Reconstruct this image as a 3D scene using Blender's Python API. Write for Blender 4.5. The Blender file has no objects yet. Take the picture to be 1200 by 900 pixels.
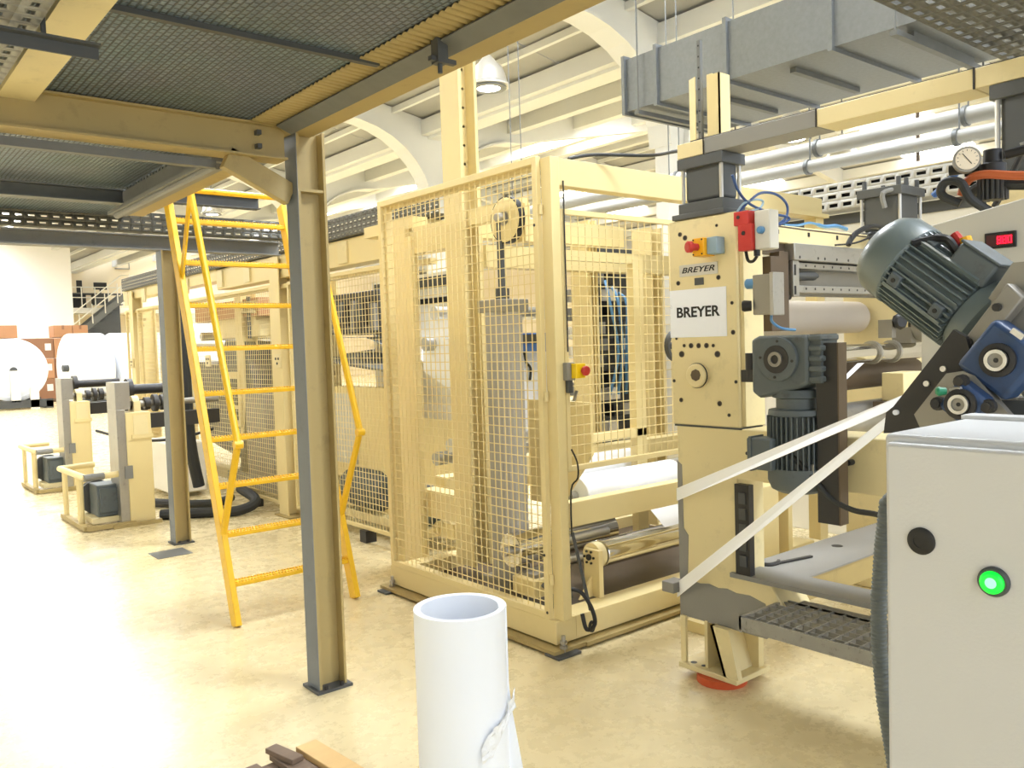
import bpy, math, random
from mathutils import Vector, Matrix
random.seed(7)
SC = bpy.context.scene
COL = SC.collection

# ------------------------------------------------------------------ camera
YAW, PITCH, ROLL, FPX = 0.88371, 0.04743, -0.03223, 989.2
cam_d = bpy.data.cameras.new('camera')
cam_d.sensor_width = 36.0
cam_d.lens = FPX / 1200.0 * 36.0
cam_d.clip_start, cam_d.clip_end = 0.05, 200
cam = bpy.data.objects.new('camera', cam_d)
COL.objects.link(cam)
fw = Vector((math.cos(YAW) * math.cos(PITCH), math.sin(YAW) * math.cos(PITCH), -math.sin(PITCH)))
rt = Vector((math.sin(YAW), -math.cos(YAW), 0))
up = rt.cross(fw)
r2 = rt * math.cos(ROLL) + up * math.sin(ROLL)
u2 = up * math.cos(ROLL) - rt * math.sin(ROLL)
mw = Matrix((r2, u2, -fw)).transposed().to_4x4()
mw.translation = Vector((0, 0, 1.6))
cam.matrix_world = mw
SC.camera = cam

# ------------------------------------------------------------------ world, lights, exposure
def lin(c):
    return tuple((v / 255 / 12.92) if v / 255 <= 0.04045 else ((v / 255 + 0.055) / 1.055) ** 2.4 for v in c)

world = bpy.data.worlds.new('daylight')
SC.world = world
world.use_nodes = True
bg = world.node_tree.nodes['Background']
bg.inputs[0].default_value = (0.88, 0.96, 1.09, 1)
bg.inputs[1].default_value = 1.6

def area(name, loc, sx, sy, power, colour=(1, 0.95, 0.84), rot=(0, 0, 0)):
    d = bpy.data.lights.new(name, 'AREA')
    d.shape = 'RECTANGLE'
    d.size, d.size_y = sx, sy
    d.energy = power
    d.color = colour
    o = bpy.data.objects.new(name, d)
    o.location = loc
    o.rotation_euler = rot
    COL.objects.link(o)
    return o

# daylight falling through the roof lights (one translucent panel per row in each bay)
LIGHT_MAIN, LIGHT_FAR, LIGHT_END, LIGHT_RIGHT, LIGHT_WEST = 290, 150, 220, 280, 80
for _x in (-5, 5, 15):
    for _k in range(8):
        _y = -4.1 + 6.2 * _k + 3.1
        _p = LIGHT_RIGHT if _x > 10 else LIGHT_WEST if (_x < 0 and _y < 23) else (LIGHT_MAIN if _y < 12 else (LIGHT_FAR if _y < 23 else LIGHT_END))
        area('daylight_panel', (_x, _y, 7.045), 1.5, 1.95, _p, (0.88, 0.96, 1.09), (0, math.atan(0.185) * (-1 if _x in (-5, 15) else 1), 0))

SC.view_settings.view_transform = 'Standard'
SC.view_settings.look = 'None'
SC.view_settings.gamma = 1.0
SC.view_settings.use_curve_mapping = False
SC.view_settings.exposure = 0.58

# ------------------------------------------------------------------ materials
MATS = {}
def mat(name, c, rough=0.5, metal=0.0, var=0.08, scale=6.0, bump=0.0, bscale=60.0, dirt=None, dirt_amt=0.0,
        emit=None, estr=0.0, alpha=None, coat=0.0, trans=0.0, stretch=None):
    m = bpy.data.materials.new(name)
    m.use_nodes = True
    nt = m.node_tree
    n, l = nt.nodes, nt.links
    p = n['Principled BSDF']
    base = lin(c)
    tc = n.new('ShaderNodeTexCoord')
    src = tc.outputs['Object']
    if stretch:
        mp = n.new('ShaderNodeMapping')
        mp.inputs['Scale'].default_value = stretch
        l.new(src, mp.inputs['Vector'])
        src = mp.outputs['Vector']
    nz = n.new('ShaderNodeTexNoise')
    nz.inputs['Scale'].default_value = scale
    nz.inputs['Detail'].default_value = 5
    l.new(src, nz.inputs['Vector'])
    mx = n.new('ShaderNodeMix')
    mx.data_type = 'RGBA'
    mx.inputs[6].default_value = tuple(max(0, v * (1 - var)) for v in base) + (1,)
    mx.inputs[7].default_value = tuple(min(1, v * (1 + var)) for v in base) + (1,)
    l.new(nz.outputs['Fac'], mx.inputs[0])
    out = mx.outputs[2]
    if dirt:
        n2 = n.new('ShaderNodeTexNoise')
        n2.inputs['Scale'].default_value = scale * 2.7
        n2.inputs['Detail'].default_value = 8
        n2.inputs['Roughness'].default_value = 0.7
        l.new(src, n2.inputs['Vector'])
        rp = n.new('ShaderNodeValToRGB')
        rp.color_ramp.elements[0].position = 0.56
        rp.color_ramp.elements[1].position = 0.72
        rp.color_ramp.elements[0].color = (0, 0, 0, 1)
        rp.color_ramp.elements[1].color = (dirt_amt, dirt_amt, dirt_amt, 1)
        l.new(n2.outputs['Fac'], rp.inputs['Fac'])
        m2 = n.new('ShaderNodeMix')
        m2.data_type = 'RGBA'
        m2.inputs[7].default_value = lin(dirt) + (1,)
        l.new(out, m2.inputs[6])
        l.new(rp.outputs['Color'], m2.inputs[0])
        out = m2.outputs[2]
    l.new(out, p.inputs['Base Color'])
    p.inputs['Roughness'].default_value = rough
    p.inputs['Metallic'].default_value = metal
    p.inputs['Coat Weight'].default_value = coat
    if trans:
        p.inputs['Transmission Weight'].default_value = trans
    if bump:
        n3 = n.new('ShaderNodeTexNoise')
        n3.inputs['Scale'].default_value = bscale
        n3.inputs['Detail'].default_value = 4
        l.new(src, n3.inputs['Vector'])
        bp = n.new('ShaderNodeBump')
        bp.inputs['Strength'].default_value = bump
        bp.inputs['Distance'].default_value = 0.01
        l.new(n3.outputs['Fac'], bp.inputs['Height'])
        l.new(bp.outputs['Normal'], p.inputs['Normal'])
    if emit:
        p.inputs['Emission Color'].default_value = lin(emit) + (1,)
        p.inputs['Emission Strength'].default_value = estr
    MATS[name] = m
    return m

mat('cream_paint', (229, 210, 153), 0.42, var=0.02, scale=2, dirt=(170, 145, 95), dirt_amt=0.05)
mat('cream_worn', (228, 212, 162), 0.45, var=0.03, scale=4, dirt=(110, 96, 62), dirt_amt=0.16)
mat('cream_steel', (170, 150, 98), 0.5, var=0.06, scale=4, dirt=(110, 94, 58), dirt_amt=0.3)  # older, dirtier cream; shade under the mezzanine is also put into this colour
mat('white_paint', (238, 234, 222), 0.5, var=0.03)
mat('roof_white', (222, 222, 217), 0.6, var=0.05, scale=1.5)
mat('roof_panel', (204, 201, 192), 0.65, var=0.06, scale=1.2)
mat('roof_grey', (172, 170, 163), 0.65, var=0.06, scale=1.2)
mat('wall_cream', (240, 224, 190), 0.7, var=0.03, scale=1)
mat('wall_white', (246, 244, 238), 0.7, var=0.02, scale=1)
mat('grey_paint', (128, 128, 124), 0.5, var=0.08, dirt=(80, 78, 70), dirt_amt=0.3)
mat('grey_touchup', (138, 136, 130), 0.5, var=0.06)
mat('column_grey', (112, 117, 121), 0.5, var=0.08, dirt=(84, 80, 70), dirt_amt=0.3)
mat('dark_grey', (72, 74, 74), 0.5, var=0.12)
mat('motor_grey', (88, 96, 98), 0.48, var=0.1, dirt=(54, 52, 46), dirt_amt=0.5)
mat('motor_green', (104, 115, 114), 0.35, var=0.08, coat=0.2)
mat('cylinder_grey', (86, 88, 88), 0.4, metal=0.3, var=0.1)
mat('black_steel', (44, 42, 40), 0.5, var=0.15)
mat('black_plastic', (24, 24, 24), 0.45, var=0.1)
mat('rubber', (46, 48, 48), 0.6, var=0.1)
mat('brown_steel', (96, 82, 66), 0.5, metal=0.3, var=0.15, scale=10)
mat('steel', (176, 174, 168), 0.38, metal=0.85, var=0.1, scale=8, dirt=(110, 104, 92), dirt_amt=0.4)
mat('bright_steel', (206, 204, 198), 0.32, metal=0.9, var=0.05)
mat('chrome', (215, 212, 205), 0.08, metal=1.0, var=0.02)
mat('cast_steel', (150, 146, 136), 0.5, metal=0.5, var=0.12)
mat('yellow', (238, 190, 34), 0.38, var=0.06, scale=5, dirt=(190, 140, 20), dirt_amt=0.5)
mat('yellow_plastic', (240, 176, 20), 0.4, var=0.03)
mat('yellow_bright', (246, 208, 20), 0.35, var=0.03)
mat('red_plastic', (190, 48, 40), 0.4, var=0.05)
mat('orange_paint', (206, 86, 40), 0.5, var=0.12)
mat('orange_hose', (188, 96, 52), 0.45, var=0.08)
mat('blue_paint', (46, 70, 106), 0.45, var=0.15, dirt=(40, 44, 52), dirt_amt=0.5)
mat('blue_plastic', (62, 110, 190), 0.4, var=0.05)
mat('blue_bright', (84, 134, 178), 0.35, var=0.05)
mat('blue_grey', (142, 166, 178), 0.45, var=0.04)
mat('green_plastic', (40, 140, 100), 0.4, var=0.05)
mat('paper', (240, 243, 250), 0.6, var=0.015)
mat('foam_white', (246, 249, 254), 0.55, var=0.01)
mat('taupe', (206, 196, 182), 0.6, var=0.03)
mat('tape', (245, 246, 246), 0.25, var=0.03, bump=0.6, bscale=50)
mat('ink', (18, 18, 20), 0.5, var=0.0)
mat('cabinet_grey', (204, 203, 199), 0.45, var=0.03, bump=0.06, bscale=220)
mat('panel_grey', (206, 203, 192), 0.5, var=0.03)
mat('grey_cover', (168, 164, 154), 0.5, var=0.05, stretch=(1, 1, 0.1))
mat('cardboard', (186, 136, 98), 0.75, var=0.08, scale=3)
mat('cardboard_dark', (150, 108, 80), 0.75, var=0.08, scale=3)
mat('label_white', (236, 232, 224), 0.6, var=0.02)
mat('wood_new', (214, 178, 118), 0.65, var=0.14, scale=3, stretch=(3, 14, 14))
mat('wood_old', (120, 100, 82), 0.8, var=0.3, scale=3, stretch=(3, 14, 14))
mat('galv', (128, 132, 134), 0.45, metal=0.5, var=0.16, scale=40)
mat('galv_dark', (112, 114, 112), 0.5, metal=0.3, var=0.15, scale=20)
mat('grating', (152, 150, 143), 0.5, metal=0.2, var=0.2, scale=18, dirt=(60, 58, 52), dirt_amt=0.6)
mat('tray_dark', (98, 98, 92), 0.5, metal=0.3, var=0.1)
mat('tray_mid', (150, 150, 145), 0.5, metal=0.2, var=0.08)
mat('tray_light', (205, 203, 194), 0.5, metal=0.2, var=0.06)
mat('pipe_grey', (172, 171, 164), 0.5, var=0.05)
mat('lamp_alu', (210, 208, 200), 0.35, metal=0.7, var=0.05)
mat('lamp_glow', (255, 250, 240), 0.5, emit=(255, 248, 232), estr=12)
mat('skylight', (250, 250, 245), 0.5, emit=(255, 250, 240), estr=4.5)
mat('lamp_green', (20, 220, 60), 0.3, emit=(0, 225, 50), estr=0.9)
mat('lamp_green_core', (120, 255, 150), 0.3, emit=(110, 255, 140), estr=1.6)
mat('led_red', (230, 20, 40), 0.4, emit=(255, 20, 50), estr=2.0)
mat('led_dark', (70, 14, 18), 0.3)
mat('dial', (240, 226, 200), 0.5, var=0.02)
mat('window_blue', (150, 190, 220), 0.2, emit=(190, 215, 235), estr=0.6)
mat('conduit_grey', (100, 106, 104), 0.6, var=0.08)
mat('hose_blue', (40, 70, 120), 0.4, var=0.05)

# floor: poured epoxy, beige, soft sheen that varies, faint scuffs
def floor_material():
    m = bpy.data.materials.new('epoxy_floor')
    m.use_nodes = True
    n, l = m.node_tree.nodes, m.node_tree.links
    p = n['Principled BSDF']
    tc = n.new('ShaderNodeTexCoord')
    a = n.new('ShaderNodeTexNoise'); a.inputs['Scale'].default_value = 0.7; a.inputs['Detail'].default_value = 1.5
    b = n.new('ShaderNodeTexNoise'); b.inputs['Scale'].default_value = 7.0; b.inputs['Detail'].default_value = 9
    b.inputs['Roughness'].default_value = 0.75
    l.new(tc.outputs['Object'], a.inputs['Vector']); l.new(tc.outputs['Object'], b.inputs['Vector'])
    r = n.new('ShaderNodeValToRGB')
    r.color_ramp.elements[0].position = 0.32; r.color_ramp.elements[0].color = lin((214, 197, 152)) + (1,)
    r.color_ramp.elements[1].position = 0.68; r.color_ramp.elements[1].color = lin((219, 203, 160)) + (1,)
    l.new(a.outputs['Fac'], r.inputs['Fac'])
    r2_ = n.new('ShaderNodeValToRGB')
    r2_.color_ramp.elements[0].position = 0.30; r2_.color_ramp.elements[0].color = (0.92, 0.91, 0.88, 1)
    r2_.color_ramp.elements[1].position = 0.46; r2_.color_ramp.elements[1].color = (1, 1, 1, 1)
    l.new(b.outputs['Fac'], r2_.inputs['Fac'])
    mx = n.new('ShaderNodeMix'); mx.data_type = 'RGBA'; mx.blend_type = 'MULTIPLY'; mx.inputs[0].default_value = 0.04
    l.new(r.outputs['Color'], mx.inputs[6]); l.new(r2_.outputs['Color'], mx.inputs[7])
    l.new(mx.outputs[2], p.inputs['Base Color'])
    rr = n.new('ShaderNodeMapRange')
    rr.inputs['From Min'].default_value = 0.3; rr.inputs['From Max'].default_value = 0.7
    rr.inputs['To Min'].default_value = 0.26; rr.inputs['To Max'].default_value = 0.29
    l.new(b.outputs['Fac'], rr.inputs['Value'])
    l.new(rr.outputs['Result'], p.inputs['Roughness'])
    c = n.new('ShaderNodeTexNoise'); c.inputs['Scale'].default_value = 2.5; c.inputs['Detail'].default_value = 3
    l.new(tc.outputs['Object'], c.inputs['Vector'])
    bp = n.new('ShaderNodeBump'); bp.inputs['Strength'].default_value = 0.05; bp.inputs['Distance'].default_value = 0.02
    l.new(c.outputs['Fac'], bp.inputs['Height']); l.new(bp.outputs['Normal'], p.inputs['Normal'])
    p.inputs['Specular IOR Level'].default_value = 0.5
    MATS['floor'] = m
floor_material()

# underside of the mezzanine deck: galvanised sheet with rows of pressed dimples
def deck_material():
    m = bpy.data.materials.new('pressed_deck')
    m.use_nodes = True
    n, l = m.node_tree.nodes, m.node_tree.links
    p = n['Principled BSDF']
    tc = n.new('ShaderNodeTexCoord')
    mp = n.new('ShaderNodeMapping'); mp.inputs['Rotation'].default_value = (0, 0, math.radians(90))
    l.new(tc.outputs['Object'], mp.inputs['Vector'])
    br = n.new('ShaderNodeTexBrick')
    br.inputs['Scale'].default_value = 1.0
    br.inputs['Brick Width'].default_value = 0.034
    br.inputs['Row Height'].default_value = 0.022
    br.inputs['Mortar Size'].default_value = 0.006
    br.inputs['Mortar Smooth'].default_value = 0.9
    br.inputs['Color1'].default_value = lin((134, 150, 164)) + (1,)
    br.inputs['Color2'].default_value = lin((116, 132, 146)) + (1,)
    br.inputs['Mortar'].default_value = lin((78, 84, 88)) + (1,)
    l.new(mp.outputs['Vector'], br.inputs['Vector'])
    nz = n.new('ShaderNodeTexNoise'); nz.inputs['Scale'].default_value = 2.5; nz.inputs['Detail'].default_value = 6
    l.new(tc.outputs['Object'], nz.inputs['Vector'])
    mx = n.new('ShaderNodeMix'); mx.data_type = 'RGBA'; mx.blend_type = 'MULTIPLY'
    mx.inputs[0].default_value = 0.6
    l.new(br.outputs['Color'], mx.inputs[6]); l.new(nz.outputs['Color'], mx.inputs[7])
    mxb = n.new('ShaderNodeMix'); mxb.data_type = 'RGBA'; mxb.inputs[0].default_value = 0.55
    l.new(br.outputs['Color'], mxb.inputs[6]); l.new(mx.outputs[2], mxb.inputs[7])
    l.new(mxb.outputs[2], p.inputs['Base Color'])
    bp = n.new('ShaderNodeBump'); bp.inputs['Strength'].default_value = 0.8; bp.inputs['Distance'].default_value = 0.006
    bp.invert = True
    l.new(br.outputs['Fac'], bp.inputs['Height']); l.new(bp.outputs['Normal'], p.inputs['Normal'])
    p.inputs['Metallic'].default_value = 0.4
    p.inputs['Roughness'].default_value = 0.45
    MATS['deck'] = m
deck_material()

# ------------------------------------------------------------------ mesh helpers
class MB:
    def __init__(s):
        s.v, s.f = [], []
    def add(s, vs, fs):
        o = len(s.v)
        s.v += [tuple(v) for v in vs]
        s.f += [tuple(i + o for i in f) for f in fs]
        return s
    def box(s, x0, x1, y0, y1, z0, z1):
        return s.add([(x0, y0, z0), (x1, y0, z0), (x1, y1, z0), (x0, y1, z0), (x0, y0, z1), (x1, y0, z1), (x1, y1, z1), (x0, y1, z1)],
                     [(0, 3, 2, 1), (4, 5, 6, 7), (0, 1, 5, 4), (1, 2, 6, 5), (2, 3, 7, 6), (3, 0, 4, 7)])
    def obox(s, c, ax, ay, az, hx, hy, hz):
        c, ax, ay, az = Vector(c), Vector(ax).normalized(), Vector(ay).normalized(), Vector(az).normalized()
        vs = [c + ax * hx * i + ay * hy * j + az * hz * k for k in (-1, 1) for i, j in ((-1, -1), (1, -1), (1, 1), (-1, 1))]
        return s.add(vs, [(0, 3, 2, 1), (4, 5, 6, 7), (0, 1, 5, 4), (1, 2, 6, 5), (2, 3, 7, 6), (3, 0, 4, 7)])
    def bar(s, p0, p1, w, h, upv=(0, 0, 1)):
        p0, p1 = Vector(p0), Vector(p1)
        d = (p1 - p0)
        L = d.length
        d.normalize()
        a = d.cross(Vector(upv))
        if a.length < 1e-4:
            a = d.cross(Vector((1, 0, 0)))
        a.normalize()
        b = a.cross(d)
        return s.obox((p0 + p1) / 2, d, a, b, L / 2, w / 2, h / 2)
    def frame(s, d):
        d = Vector(d).normalized()
        a = d.cross(Vector((0, 0, 1)))
        if a.length < 1e-3:
            a = Vector((1, 0, 0))
        a.normalize()
        return d, a, d.cross(a).normalized()
    def lathe(s, p0, d, prof, n=20):
        d, a, b = s.frame(d)
        p0 = Vector(p0)
        vs, fs = [], []
        for t, r in prof:
            for k in range(n):
                q = 2 * math.pi * k / n
                vs.append(p0 + d * t + (a * math.cos(q) + b * math.sin(q)) * max(r, 1e-4))
        m = len(prof)
        for i in range(m - 1):
            for k in range(n):
                k2 = (k + 1) % n
                fs.append((i * n + k, i * n + k2, (i + 1) * n + k2, (i + 1) * n + k))
        fs.append(tuple(reversed(range(n))))
        fs.append(tuple((m - 1) * n + k for k in range(n)))
        return s.add(vs, fs)
    def cyl(s, p0, p1, r, n=16, r2=None):
        p0, p1 = Vector(p0), Vector(p1)
        return s.lathe(p0, p1 - p0, [(0, r), ((p1 - p0).length, r if r2 is None else r2)], n)
    def ring(s, p0, d, r0, r1, t, n=24):
        d, a, b = s.frame(d)
        p0 = Vector(p0)
        vs, fs = [], []
        for k in range(n):
            q = 2 * math.pi * k / n
            e = a * math.cos(q) + b * math.sin(q)
            vs += [p0 + e * r0, p0 + e * r1, p0 + d * t + e * r1, p0 + d * t + e * r0]
        for k in range(n):
            j = (k + 1) % n
            for i in range(4):
                i2 = (i + 1) % 4
                fs.append((k * 4 + i, k * 4 + i2, j * 4 + i2, j * 4 + i))
        return s.add(vs, fs)
    def tube(s, pts, r, n=8, smooth=0):
        pts = [Vector(p) for p in pts]
        if smooth and len(pts) > 2:
            out = []
            for i in range(len(pts) - 1):
                p0, p1, p2, p3 = pts[max(i - 1, 0)], pts[i], pts[i + 1], pts[min(i + 2, len(pts) - 1)]
                for k in range(smooth):
                    t = k / smooth
                    out.append(0.5 * ((2 * p1) + (p2 - p0) * t + (2 * p0 - 5 * p1 + 4 * p2 - p3) * t * t + (3 * p1 - p0 - 3 * p2 + p3) * t ** 3))
            out.append(pts[-1])
            pts = out
        vs, fs = [], []
        prev = None
        for i, p in enumerate(pts):
            d = (pts[min(i + 1, len(pts) - 1)] - pts[max(i - 1, 0)]).normalized()
            if prev is None:
                a = d.cross(Vector((0, 0, 1)))
                if a.length < 1e-3:
                    a = d.cross(Vector((1, 0, 0)))
            else:
                a = prev - d * prev.dot(d)
                if a.length < 1e-4:
                    a = d.cross(Vector((1, 0.3, 0)))
            a.normalize()
            prev = a
            b = d.cross(a)
            rr = r[i] if isinstance(r, (list, tuple)) else r
            for k in range(n):
                q = 2 * math.pi * k / n
                vs.append(p + (a * math.cos(q) + b * math.sin(q)) * rr)
        for i in range(len(pts) - 1):
            for k in range(n):
                k2 = (k + 1) % n
                fs.append((i * n + k, i * n + k2, (i + 1) * n + k2, (i + 1) * n + k))
        fs.append(tuple(reversed(range(n))))
        fs.append(tuple((len(pts) - 1) * n + k for k in range(n)))
        return s.add(vs, fs)
    def prism(s, poly, axis, a, b):
        n = len(poly)
        def p3(u, v, w):
            return {'x': (w, u, v), 'y': (u, w, v), 'z': (u, v, w)}[axis]
        vs = [p3(u, v, a) for u, v in poly] + [p3(u, v, b) for u, v in poly]
        fs = [tuple(reversed(range(n))), tuple(range(n, 2 * n))] + [(i, (i + 1) % n, n + (i + 1) % n, n + i) for i in range(n)]
        return s.add(vs, fs)
    def ibeam(s, axis, u, a, b, z0, z1, w, tf, tw):
        """I section running along axis, centred at u on the other horizontal axis"""
        poly = [(u - w / 2, z0), (u + w / 2, z0), (u + w / 2, z0 + tf), (u + tw / 2, z0 + tf), (u + tw / 2, z1 - tf), (u + w / 2, z1 - tf),
                (u + w / 2, z1), (u - w / 2, z1), (u - w / 2, z1 - tf), (u - tw / 2, z1 - tf), (u - tw / 2, z0 + tf), (u - w / 2, z0 + tf)]
        return s.prism(poly, axis, a, b)
    def hpost(s, x0, x1, y0, y1, z0, z1, tf, tw):
        """H section standing up, flanges on the x faces"""
        ym = (y0 + y1) / 2
        poly = [(x0, y0), (x0 + tf, y0), (x0 + tf, ym - tw / 2), (x1 - tf, ym - tw / 2), (x1 - tf, y0), (x1, y0), (x1, y1), (x1 - tf, y1),
                (x1 - tf, ym + tw / 2), (x0 + tf, ym + tw / 2), (x0 + tf, y1), (x0, y1)]
        return s.prism(poly, 'z', z0, z1)
    def sheet(s, quad, t=0.004):
        a, b, c, d = [Vector(q) for q in quad]
        nrm = (b - a).cross(d - a).normalized() * t
        return s.add([a, b, c, d, a + nrm, b + nrm, c + nrm, d + nrm],
                     [(0, 3, 2, 1), (4, 5, 6, 7), (0, 1, 5, 4), (1, 2, 6, 5), (2, 3, 7, 6), (3, 0, 4, 7)])
    def wires(s, o, u, v, su, sv, r):
        """grid of square wires on the plane o + u, o + v"""
        o, u, v = Vector(o), Vector(u), Vector(v)
        nu, nv = max(1, round(u.length / su)), max(1, round(v.length / sv))
        un, vn = u.normalized(), v.normalized()
        w = un.cross(vn)
        for i in range(nu + 1):
            s.obox(o + u * (i / nu) + v / 2, un, vn, w, r, v.length / 2, r)
        for j in range(nv + 1):
            s.obox(o + v * (j / nv) + u / 2 + w * (r * 1.6), un, vn, w, u.length / 2, r, r)
        return s
    def perforated(s, o, u, v, nu, nv, fu=0.55, fv=0.35, stagger=True):
        """plate with slots: every cell is a rim of four quads around a real hole"""
        o, u, v = Vector(o), Vector(u), Vector(v)
        du, dv = u / nu, v / nv
        for j in range(nv):
            off = 0.25 if (stagger and j % 2) else 0.0
            for i in range(nu):
                c = o + du * i + dv * j
                a0, a1 = (1 - fu) / 2 + off * (1 - fu), (1 + fu) / 2 + off * (1 - fu)
                b0, b1 = (1 - fv) / 2, (1 + fv) / 2
                ov = [c, c + du, c + du + dv, c + dv]
                iv = [c + du * a0 + dv * b0, c + du * a1 + dv * b0, c + du * a1 + dv * b1, c + du * a0 + dv * b1]
                s.add(ov + iv, [(0, 1, 5, 4), (1, 2, 6, 5), (2, 3, 7, 6), (3, 0, 4, 7)])
        return s

def origin(o):
    p = Vector((0, 0, 0))
    while o is not None:
        p = p + o.location
        o = o.parent
    return p

def obj(name, mb, m, parent=None, bev=0.0, at=None, label=None, kind=None, solid=0.0):
    """link a mesh object; mb is in world coordinates"""
    base = origin(parent) if parent else Vector((0, 0, 0))
    at = Vector(at) if at is not None else base
    me = bpy.data.meshes.new(name)
    me.from_pydata([tuple(Vector(v) - at) for v in mb.v], [], mb.f)
    me.validate()
    me.polygons.foreach_set('use_smooth', [True] * len(me.polygons))
    me.set_sharp_from_angle(angle=math.radians(32))
    for mm in (m if isinstance(m, (list, tuple)) else [m]):
        me.materials.append(MATS[mm])
    o = bpy.data.objects.new(name, me)
    COL.objects.link(o)
    o.location = at - base
    if parent:
        o.parent = parent
    if bev:
        b = o.modifiers.new('bevel', 'BEVEL')
        b.width = bev
        b.segments = 2
        b.limit_method = 'ANGLE'
        b.angle_limit = math.radians(40)
        b.use_clamp_overlap = True
    if solid:
        b = o.modifiers.new('thick', 'SOLIDIFY')
        b.thickness = solid
    if label:
        o['label'] = label
    if kind:
        o['kind'] = kind
    return o

def thing(name, label, cat, loc=(0, 0, 0), group=None, kind=None):
    o = bpy.data.objects.new(name, None)
    o.empty_display_size = 0.1
    COL.objects.link(o)
    o.location = loc
    if label:
        o['label'] = label
    if cat:
        o['category'] = cat
    if group:
        o['group'] = group
    if kind:
        o['kind'] = kind
    return o

def tag(o, label, cat, group=None, kind=None):
    o['label'] = label
    o['category'] = cat
    if group:
        o['group'] = group
    if kind:
        o['kind'] = kind
    return o

def dup(root, delta, label=None, group=None):
    r = root.copy()
    COL.objects.link(r)
    r.location = root.location + Vector(delta)
    if label:
        r['label'] = label
    if group:
        r['group'] = group
    for ch in list(root.children):
        c = ch.copy()
        COL.objects.link(c)
        c.parent = r
        for g in ch.children:
            d = g.copy()
            COL.objects.link(d)
            d.parent = c
    return r

def piece(src, delta):
    """another piece like src under the same parent, sharing its mesh"""
    c = src.copy()
    COL.objects.link(c)
    c.location = src.location + Vector(delta)
    return c

def lettering(name, text, size, m, parent, origin_pt, right, upv, shear=0.0, bold=0.0, depth=0.001, width=None):
    cu = bpy.data.curves.new('tmp_text', 'FONT')
    cu.body = text
    cu.size = size
    cu.shear = shear
    cu.offset = bold
    cu.extrude = depth
    cu.align_x, cu.align_y = 'CENTER', 'CENTER'
    o = bpy.data.objects.new('tmp_text', cu)
    COL.objects.link(o)
    dg = bpy.context.evaluated_depsgraph_get()
    me0 = o.evaluated_get(dg).to_mesh()
    vs = [v.co.copy() for v in me0.vertices]
    fs = [tuple(p.vertices) for p in me0.polygons]
    o.evaluated_get(dg).to_mesh_clear()
    bpy.data.objects.remove(o)
    bpy.data.curves.remove(cu)
    k = 1.0
    if width:
        w = max(v.x for v in vs) - min(v.x for v in vs)
        k = width / w
    right, upv, op = Vector(right).normalized(), Vector(upv).normalized(), Vector(origin_pt)
    nn = right.cross(upv)
    mb = MB().add([op + right * v.x * k + upv * v.y + nn * v.z for v in vs], fs)
    return obj(name, mb, m, parent)
# ================================================================== SETTING (coordinates here and below mostly worked out from image pixels)
obj('floor', MB().box(-10.3, 31, -8, 47, -0.12, 0), 'floor', kind='structure')
obj('wall_far', MB().box(-10.3, 31, 46.4, 46.7, 0, 8.6), 'wall_cream', kind='structure')
obj('wall_partition', MB().box(-10.0, 8.6, 40.0, 40.2, 0, 6.8), 'wall_white', kind='structure')
obj('wall_left', MB().box(-10.5, -10.25, -8, 46.4, 0, 8.6), 'wall_white', kind='structure')
obj('wall_right', MB().box(30.3, 30.6, -8, 46.4, 0, 8.6), 'wall_cream', kind='structure')

tag(obj('floor_hatch', MB().box(1.98, 2.25, 6.86, 7.12, 0.0, 0.004), 'galv_dark'), 'small grey hatch cover set in the floor beside the rear column', 'hatch')
# ---- roof: portal frames, purlins, sheets and roof lights
EAVE, RIDGE = 6.15, 8.0
def roof_z(x):
    k = abs(((x + 10) % 20) - 10) / 10.0        # 1 at valleys, 0 at ridges
    return RIDGE - (RIDGE - EAVE) * k
ceiling = thing('ceiling', None, None, (10, 20, 6), kind='structure')
PY = [2.1 + 6.2 * k for k in range(-1, 8)]
def half_frame(mb, xc, s, y0, y1):
    """half portal from the column at xc rising towards xc + s*10"""
    def zr(t):
        return EAVE + (RIDGE - EAVE) * t / 10.0
    poly = [(xc, 0), (xc + s * 0.19, 0), (xc + s * 0.19, 4.45)]
    for k in range(1, 9):
        q = math.pi / 2 * k / 8
        poly.append((xc + s * (0.19 + 2.0 * (1 - math.cos(q))), 4.45 + (zr(2.2) - 0.55 - 4.45) * math.sin(q)))
    poly += [(xc + s * 10, zr(10) - 0.45), (xc + s * 10, zr(10) - 0.02), (xc, EAVE - 0.02)]
    if s < 0:
        poly.reverse()
    mb.prism(poly, 'y', y0, y1)
    # raised flange along the curve
    fl = []
    for k in range(0, 9):
        q = math.pi / 2 * k / 8
        fl.append((xc + s * (0.19 + 2.0 * (1 - math.cos(q))), 4.45 + (zr(2.2) - 0.55 - 4.45) * math.sin(q)))
    for (xa, za), (xb, zb) in zip(fl[:-1], fl[1:]):
        mb.obox(((xa + xb) / 2, (y0 + y1) / 2, (za + zb) / 2), (xb - xa, 0, zb - za), (0, 1, 0), (-(zb - za), 0, xb - xa),
                    math.hypot(xb - xa, zb - za) / 2 + 0.01, (y1 - y0) / 2 + 0.09, 0.02)
fm = MB()
for xc, ss in ((-10, (1,)), (10, (-1, 1)), (30, (-1,))):
    for s in ss:
        half_frame(fm, xc, s, PY[0] - 0.12, PY[0] + 0.12)
p0 = obj('portal_frame', fm, 'roof_white', ceiling)
for y in PY[1:6]:
    piece(p0, (0, y - PY[0], 0))
Y0, Y1 = PY[0] - 3.5, 46.4
slopes = [(-10, 0), (10, 0), (10, 20), (30, 20)]
seam_mb = MB()
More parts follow.
